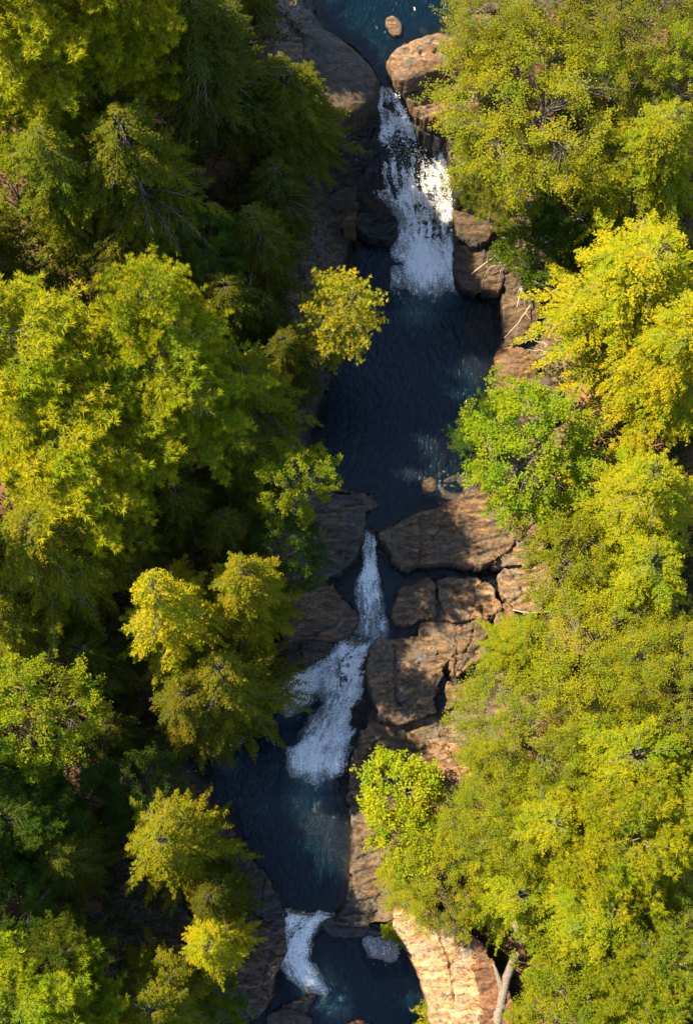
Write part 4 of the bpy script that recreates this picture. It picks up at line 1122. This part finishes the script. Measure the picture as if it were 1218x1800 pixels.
tree('h1', 400, 560, 98, 9, DOLIVE, 'dark shaded hemlock above the big sunlit pines, left of the overhanging pine', GL)
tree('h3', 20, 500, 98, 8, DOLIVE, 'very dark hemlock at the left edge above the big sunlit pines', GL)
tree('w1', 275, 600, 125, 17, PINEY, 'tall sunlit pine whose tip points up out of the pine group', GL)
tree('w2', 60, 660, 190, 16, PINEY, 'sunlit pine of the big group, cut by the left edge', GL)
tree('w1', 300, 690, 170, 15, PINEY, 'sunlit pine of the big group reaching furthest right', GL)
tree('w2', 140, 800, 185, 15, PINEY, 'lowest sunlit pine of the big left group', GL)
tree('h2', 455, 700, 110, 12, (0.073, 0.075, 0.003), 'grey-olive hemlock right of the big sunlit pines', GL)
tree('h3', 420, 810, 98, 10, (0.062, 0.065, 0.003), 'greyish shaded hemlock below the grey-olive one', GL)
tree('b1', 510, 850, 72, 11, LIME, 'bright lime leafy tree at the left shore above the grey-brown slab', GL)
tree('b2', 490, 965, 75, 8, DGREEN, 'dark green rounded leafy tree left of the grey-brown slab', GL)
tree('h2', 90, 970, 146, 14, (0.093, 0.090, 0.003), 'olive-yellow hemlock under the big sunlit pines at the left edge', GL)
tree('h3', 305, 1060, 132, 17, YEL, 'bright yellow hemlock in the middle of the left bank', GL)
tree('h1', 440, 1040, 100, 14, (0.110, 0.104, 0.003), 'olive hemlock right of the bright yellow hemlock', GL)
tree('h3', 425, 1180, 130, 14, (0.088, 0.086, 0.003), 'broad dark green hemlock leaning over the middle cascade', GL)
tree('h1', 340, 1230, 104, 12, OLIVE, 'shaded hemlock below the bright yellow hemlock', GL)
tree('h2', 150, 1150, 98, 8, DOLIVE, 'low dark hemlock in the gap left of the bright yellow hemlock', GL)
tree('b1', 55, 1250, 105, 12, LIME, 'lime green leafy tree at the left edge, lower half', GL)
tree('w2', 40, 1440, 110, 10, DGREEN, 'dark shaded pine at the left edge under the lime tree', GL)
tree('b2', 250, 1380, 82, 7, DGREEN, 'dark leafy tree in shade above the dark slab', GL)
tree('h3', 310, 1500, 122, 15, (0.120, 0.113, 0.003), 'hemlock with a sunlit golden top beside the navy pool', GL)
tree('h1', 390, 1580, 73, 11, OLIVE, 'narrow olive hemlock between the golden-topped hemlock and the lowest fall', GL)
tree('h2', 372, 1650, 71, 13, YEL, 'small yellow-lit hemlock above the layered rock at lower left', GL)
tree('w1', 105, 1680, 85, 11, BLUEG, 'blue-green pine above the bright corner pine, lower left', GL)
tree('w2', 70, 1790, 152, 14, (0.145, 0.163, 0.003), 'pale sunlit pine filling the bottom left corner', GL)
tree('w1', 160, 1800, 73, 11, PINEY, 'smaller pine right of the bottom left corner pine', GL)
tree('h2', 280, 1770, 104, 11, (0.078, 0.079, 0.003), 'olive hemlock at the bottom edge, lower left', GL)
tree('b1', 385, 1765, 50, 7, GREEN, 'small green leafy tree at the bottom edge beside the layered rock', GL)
tree('w3', 532, 548, 64, 12, (0.300, 0.275, 0.010), 'bright yellow pine leaning out over the big pool', GL, squash=1.15, lean=(.22, .05))  # needles lightened to put the sun falling on this tree into the colour
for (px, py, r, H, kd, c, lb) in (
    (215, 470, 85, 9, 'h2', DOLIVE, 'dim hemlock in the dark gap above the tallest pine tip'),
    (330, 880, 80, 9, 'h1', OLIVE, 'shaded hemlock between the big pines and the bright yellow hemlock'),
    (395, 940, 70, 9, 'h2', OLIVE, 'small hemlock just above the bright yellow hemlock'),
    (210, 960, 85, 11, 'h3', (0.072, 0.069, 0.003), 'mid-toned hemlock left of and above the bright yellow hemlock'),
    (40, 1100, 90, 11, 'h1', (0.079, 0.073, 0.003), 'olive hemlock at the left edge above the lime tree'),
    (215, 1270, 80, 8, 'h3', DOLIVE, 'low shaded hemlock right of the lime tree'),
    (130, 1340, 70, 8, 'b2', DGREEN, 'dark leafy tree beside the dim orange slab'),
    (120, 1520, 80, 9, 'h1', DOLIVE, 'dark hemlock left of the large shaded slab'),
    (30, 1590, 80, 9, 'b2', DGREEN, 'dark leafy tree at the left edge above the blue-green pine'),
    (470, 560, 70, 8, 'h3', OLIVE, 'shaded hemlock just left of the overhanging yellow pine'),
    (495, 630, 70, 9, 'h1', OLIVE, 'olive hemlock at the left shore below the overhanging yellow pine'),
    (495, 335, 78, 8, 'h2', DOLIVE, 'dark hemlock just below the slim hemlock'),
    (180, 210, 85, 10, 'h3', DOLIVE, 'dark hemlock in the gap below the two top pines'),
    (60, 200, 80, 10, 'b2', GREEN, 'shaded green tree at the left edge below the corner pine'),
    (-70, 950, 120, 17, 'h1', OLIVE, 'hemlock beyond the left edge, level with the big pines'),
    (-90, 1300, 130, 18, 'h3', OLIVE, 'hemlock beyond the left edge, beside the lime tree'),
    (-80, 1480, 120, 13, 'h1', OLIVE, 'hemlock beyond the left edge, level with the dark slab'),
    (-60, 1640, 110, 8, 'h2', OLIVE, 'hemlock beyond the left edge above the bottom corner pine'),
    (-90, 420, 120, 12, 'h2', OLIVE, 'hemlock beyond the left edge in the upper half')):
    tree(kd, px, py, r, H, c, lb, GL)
# ---- right bank, from the top down
tree('f1', 930, 40, 132, 10, (0.127, 0.132, 0.003), 'dense yellow-green tree at the top edge right of the upper pool', GR)
tree('f2', 950, 190, 165, 12, (0.139, 0.143, 0.003), 'big domed yellow-green tree right of the tall waterfall', GR)
tree('f1', 880, 300, 88, 10, (0.102, 0.105, 0.003), 'green tree overhanging the right edge of the tall waterfall', GR)
tree('f2', 1110, 50, 121, 10, (0.099, 0.102, 0.003), 'olive tree at the top edge towards the right corner', GR)
tree('b1', 1190, 150, 68, 11, LIME, 'bright leafy tree at the right edge near the top', GR)
tree('h3', 1150, 310, 134, 13, (0.116, 0.119, 0.003), 'feathery hemlock at the right edge above the golden hemlock', GR)
tree('b3', 945, 440, 66, 5, GREEN, 'low green leafy bush above the dead branch tangle', GR)
tree('b3', 1010, 370, 66, 5, DGREEN, 'dark green bush in the gap below the big domed tree', GR)
tree('h3', 1118, 545, 188, 14, GOLD, 'large feathery golden hemlock at the middle right', GR)
tree('h1', 1190, 600, 134, 15, GOLD, 'golden hemlock behind the large feathery one at the right edge', GR)
tree('b1', 925, 790, 116, 9, (0.125, 0.160, 0.003), 'bright lime leafy tree bending over the big pool from the right', GR)
tree('b2', 860, 760, 68, 6, GREEN, 'mid green leafy tree at the pool side of the lime tree', GR)
tree('h3', 1130, 850, 140, 12, (0.127, 0.132, 0.003), 'yellow-olive hemlock below the golden hemlocks at the right edge', GR)
tree('b2', 1000, 980, 94, 9, (0.142, 0.147, 0.003), 'bright round leafy tree above the green rock pond', GR)
tree('h4', 1130, 1010, 127, 10, (0.134, 0.138, 0.003), 'yellow feathery tree right of the round leafy tree', GR)
tree('h1', 920, 1130, 76, 8, (0.127, 0.132, 0.003), 'green-yellow young hemlock at the edge of the bedrock', GR)
tree('f2', 1050, 1160, 132, 9, (0.151, 0.156, 0.003), 'broad yellow bushy tree right of the young hemlock', GR)
tree('f1', 1180, 1200, 121, 9, (0.134, 0.138, 0.003), 'yellow bushy tree at the right edge, level with the bedrock slabs', GR)
tree('f1', 930, 1280, 121, 9, (0.151, 0.156, 0.003), 'yellow-green bushy tree leaning over the bedrock slope', GR)
tree('h4', 1090, 1330, 143, 10, (0.127, 0.132, 0.003), 'wide yellow feathery tree with grey twigs, lower right', GR)
tree('h4', 1200, 1400, 110, 9, (0.127, 0.132, 0.003), 'olive-yellow feathery tree at the right edge, lower half', GR)
tree('f2', 892, 1432, 102, 9, (0.151, 0.156, 0.003), 'yellow-green bushy tree right of the yellow sapling', GR)
tree('b3', 705, 1390, 68, 5.5, (0.198, 0.204, 0.003), 'yellow sapling above the dappled rock shelf', GR)
tree('b3', 716, 1476, 64, 6.5, (0.192, 0.198, 0.003), 'second yellow sapling just below the first one', GR)
tree('f1', 780, 1540, 94, 8, (0.162, 0.168, 0.003), 'yellow bushy tree above the cream cliff', GR)
tree('h3', 960, 1480, 140, 11, (0.138, 0.142, 0.003), 'feathery yellow-green hemlock right of the bushy trees, lower right', GR)
tree('w2', 1090, 1490, 146, 12, (0.142, 0.147, 0.003), 'feathery green pine among the yellow trees, lower right', GR)
tree('h4', 905, 1575, 98, 9, (0.138, 0.142, 0.003), 'yellow-green feathery tree right of the cream cliff', GR)
tree('h1', 1050, 1600, 134, 12, (0.138, 0.142, 0.003), 'fresh green hemlock below the feathery green pine', GR)
tree('f1', 1180, 1560, 99, 9, (0.139, 0.143, 0.003), 'bushy tree at the right edge beside the fresh green hemlock', GR)
tree('b1', 1030, 1700, 94, 9, (0.114, 0.133, 0.003), 'bright green broad-leaved tree near the bottom, right of the log', GR)
tree('w1', 1150, 1690, 128, 12, (0.133, 0.137, 0.003), 'green pine at the right edge near the bottom', GR)
tree('f2', 1000, 1800, 98, 8, (0.139, 0.143, 0.003), 'yellow bushy tree at the bottom edge right of the fallen log', GR)
tree('h4', 1110, 1800, 121, 9, (0.145, 0.150, 0.003), 'yellow-green feathery tree in the bottom right corner', GR)
tree('b3', 712, 1625, 37, 2.6, LIME, 'small lime bush clinging to the top of the cream cliff', GR)
tree('b3', 768, 1792, 37, 2.6, (0.162, 0.168, 0.003), 'small yellow bush at the bottom edge in front of the cream cliff', GR)

# ------------------------------------------------------------------ undergrowth that covers the forest floor
def undergrowth():
    rg = np.random.default_rng(91)
    n = 60000
    x = rg.uniform(-24, 24, n); y = rg.uniform(-32, 34, n)
    d = ground_d(x, y)
    clump = fbm(x * .55, y * .55, octv=3, seed=93)
    keep = (d > 2.0 + rg.uniform(0, 2.0, n)) & (clump > -.18 + rg.normal(0, .08, n))
    x, y, clump = x[keep], y[keep], clump[keep]
    z = ground_z(x, y)
    k = 5
    x = np.repeat(x, k) + rg.normal(0, .13, len(x) * k); y = np.repeat(y, k) + rg.normal(0, .13, len(y) * k)
    zz = np.repeat(z, k) + rg.uniform(.05, 1, len(x)) * np.repeat(.4 + 1.6 * np.clip(clump + .2, 0, 1), k)
    m = len(x)
    a = rg.uniform(0, 6.28, m)
    V, F = leaf_cards(np.column_stack([x, y, zz]), np.column_stack([np.cos(a), np.sin(a), rg.normal(0, .3, m)]),
                      np.column_stack([rg.normal(0, .4, m), rg.normal(0, .4, m), np.ones(m)]), rg.uniform(.10, .24, m), rg.uniform(.07, .15, m))
    me = make_mesh('undergrowth', V, F, M_LEAF, False, {'tint': np.repeat(np.clip(rg.normal(.45, .18, m), 0, 1), 4)})
    link('undergrowth', me, color=(0.034, 0.044, 0.005), kind='stuff', label='low green undergrowth covering the forest floor', category='undergrowth')
undergrowth()

def litter():
    rg = np.random.default_rng(97)
    n = 70000
    x = rg.uniform(-22, 22, n); y = rg.uniform(-30, 32, n)
    d = ground_d(x, y); keep = d > 1.2 + rg.exponential(1.6, n)
    x, y = x[keep], y[keep]; m = len(x); a = rg.uniform(0, 6.28, m)
    V, F = leaf_cards(np.column_stack([x, y, ground_z(x, y) + rg.uniform(.015, .06, m)]), np.column_stack([np.cos(a), np.sin(a), rg.normal(0, .25, m)]),
                      np.column_stack([rg.normal(0, .3, m), rg.normal(0, .3, m), np.ones(m)]), rg.uniform(.09, .20, m), rg.uniform(.05, .11, m))
    link('fallen_leaves', make_mesh('fallen_leaves', V, F, M_LEAF, False, {'tint': np.repeat(rg.uniform(0, 1, m), 4)}), color=(.09, .048, .02), kind='stuff', label='brown fallen leaves on the forest floor', category='leaf litter')
litter()

def stones():
    """loose gravel and cobbles in the clefts and along the shore"""
    rg = np.random.default_rng(99)
    n = 26000
    x = rg.uniform(-10, 12, n); y = rg.uniform(-29, 32, n)
    d = ground_d(x, y); clump = fbm(x * .8, y * .8, octv=3, seed=7)
    keep = (d > .03) & (d < 2.6) & (clump > .10 + rg.normal(0, .1, n))
    x, y = x[keep], y[keep]; m = len(x)
    r = np.clip(rg.lognormal(-2.9, .55, m), .02, .22)
    c = np.column_stack([x, y, ground_z(x, y) + r * .3])
    jit = rg.uniform(.6, 1.3, (m, 6, 1)) * np.array([1, 1, .7])
    ro = rg.uniform(0, 6.28, m)
    ov = np.repeat(oct_v[None], m, 0) * jit
    ov = np.stack([ov[..., 0] * np.cos(ro)[:, None] - ov[..., 1] * np.sin(ro)[:, None], ov[..., 0] * np.sin(ro)[:, None] + ov[..., 1] * np.cos(ro)[:, None], ov[..., 2]], -1)
    V = (c[:, None, :] + ov * r[:, None, None]).reshape(-1, 3)
    F = (oct_f[None] + (np.arange(m) * 6)[:, None, None]).reshape(-1, 3)
    link('gravel', make_mesh('gravel', V, F, M_ROCK, False, {'wet': np.repeat(np.where(d[keep] < .5, .6, 0.0), 6)}), color=(.9, .8, .7), kind='stuff', label='loose brown stones and gravel along the stream banks', category='gravel')
stones()

# ------------------------------------------------------------------ dead wood
def stick(name, label, ends, r0, r1, mat=M_DEAD, forks=3, seed=1, wob=.06, cat='branch', group=None, sides=6, lift=0.0):
    """a bent piece of dead wood through the listed (px, py, height above the land) points, with side twigs"""
    rg = np.random.default_rng(seed)
    pts = []
    for px, py, up in ends:
        up = up + lift
        z = 0.0
        for _ in range(8):
            q = P(px, py, z); z = float(ground_z(q[0], q[1])) + up
        pts.append(P(px, py, z))
    pts = np.array(pts)
    s = np.concatenate([[0], np.cumsum(np.linalg.norm(np.diff(pts, axis=0), axis=1))]); s /= s[-1]
    n = 14; t = np.linspace(0, 1, n)
    L = np.linalg.norm(pts[-1] - pts[0])
    c = np.stack([np.interp(t, s, pts[:, k]) for k in range(3)], 1) + rg.normal(0, wob * .25, (n, 3)) * np.sin(t * 3.14)[:, None]
    base = c[0].copy()
    v, f = tubes([(c - base, np.linspace(r0, r1, n) * (1 + rg.normal(0, .05, n)))], sides)
    root = link(name, make_mesh(name, v, f, mat, True), label=label, category=cat, group=group)
    root.location = base
    for k in range(forks):
        i = int(n * (.25 + .6 * k / max(1, forks)))
        d = norm(c[min(i + 1, n - 1)] - c[i - 1]) + rg.normal(0, .55, 3) * np.array([1, 1, .4])
        ll = L * rg.uniform(.18, .4)
        tw = c[i] - base + norm(d) * np.linspace(0, ll, 6)[:, None] + rg.normal(0, .03, (6, 3)) * np.linspace(0, 1, 6)[:, None]
        v, f = tubes([(tw, np.linspace(r1 * 1.1, r1 * .35, 6))], 4)
        link('twig', make_mesh('twig', v, f, mat, True), root)
    return root

GD = 'dead branches tangled on the right bank below the tall waterfall'
stick('dead_branch', 'long straight pale dead branch slanting across the brown rock at the waterfall foot', [(828, 482, .5), (856, 460, .6), (888, 436, .7), (918, 420, .5)], .045, .018, seed=1, forks=3, group=GD, lift=.9)
stick('dead_branch', 'curved grey dead branch reaching down to the pool beneath the tangle', [(916, 424, .6), (892, 452, .7), (880, 480, .7), (874, 514, .5)], .03, .010, seed=2, forks=4, wob=.2, group=GD, lift=.9)
stick('dead_branch', 'arched thin dead branch in the middle of the tangle', [(912, 436, .6), (880, 460, 1.0), (858, 474, .8), (846, 498, .5)], .026, .010, seed=3, forks=4, wob=.2, group=GD, lift=.9)
stick('dead_branch', 'thick broken pale snag standing at the right end of the tangle', [(926, 470, .3), (918, 500, .7), (908, 540, .8)], .075, .03, seed=4, forks=4, group=GD, lift=.9)
stick('dead_branch', 'long pale pole lying from the tangle down towards the shore', [(932, 536, .6), (912, 566, .5), (886, 594, .35)], .045, .02, seed=5, forks=2, group=GD, lift=.9)
stick('dead_branch', 'spreading bare branch low on the bank under the golden hemlock', [(962, 606, .7), (936, 598, .6), (906, 604, .5), (892, 616, .4)], .028, .008, seed=6, forks=6, wob=.2, group=GD, lift=.9)
stick('dead_branch', 'second spreading bare branch just under the golden hemlock tips', [(960, 618, .8), (930, 612, .6), (910, 622, .5)], .022, .007, seed=7, forks=5, wob=.2, group=GD, lift=.9)
stick('dead_branch', 'thin twisted dead branch along the right edge of the tangle', [(934, 440, .8), (922, 470, .9), (916, 500, .8), (922, 540, .6)], .024, .009, seed=8, forks=5, wob=.3, group=GD, lift=.9)
stick('dead_branch', 'white stick lying on rock at the edge of the yellow bushes', [(900, 1072, .5), (930, 1078, .6), (975, 1074, .9)], .05, .025, seed=9, forks=3)
stick('dead_branch', 'pale broken stick in the dark gap below the domed tree', [(998, 392, 1.2), (1014, 386, 1.3), (1030, 378, 1.5)], .07, .04, seed=10, forks=1)
stick('dead_tree', 'slim white leaning trunk beside the tall waterfall against the foliage', [(826, 236, .9), (830, 206, 1.6), (830, 180, 2.3), (834, 156, 3.0)], .09, .05, seed=11, forks=2, cat='dead tree', sides=8)
stick('fallen_log', 'thick grey fallen log beside the cream cliff at the bottom', [(868, 1830, .7), (876, 1780, .9), (890, 1720, 1.1), (906, 1676, 1.3)], .26, .20, mat=M_BARK, seed=12, forks=2, cat='log', sides=10, lift=1.6)
stick('fallen_log', 'short grey log showing through the yellow foliage above the long log', [(922, 1650, 3.2), (908, 1626, 3.4), (896, 1600, 3.6)], .28, .24, mat=M_BARK, seed=13, forks=0, cat='log', sides=10, lift=1.6)
stick('dead_tree', 'bluish grey leaning trunk in the shade at lower left', [(38, 1690, .5), (46, 1650, 1.5), (56, 1606, 2.6)], .20, .15, mat=M_BARK, seed=14, forks=1, cat='dead tree', sides=8)
stick('dead_branch', 'bare forked branch at the edge of the dark slab, lower left', [(160, 1660, 1.2), (180, 1668, 1.3), (200, 1690, 1.0)], .05, .015, seed=15, forks=5)
stick('dead_branch', 'pale twig standing clear in shade left of the big pool', [(438, 535, 4.0), (440, 510, 5.0), (442, 480, 6.0)], .04, .012, seed=16, forks=6)
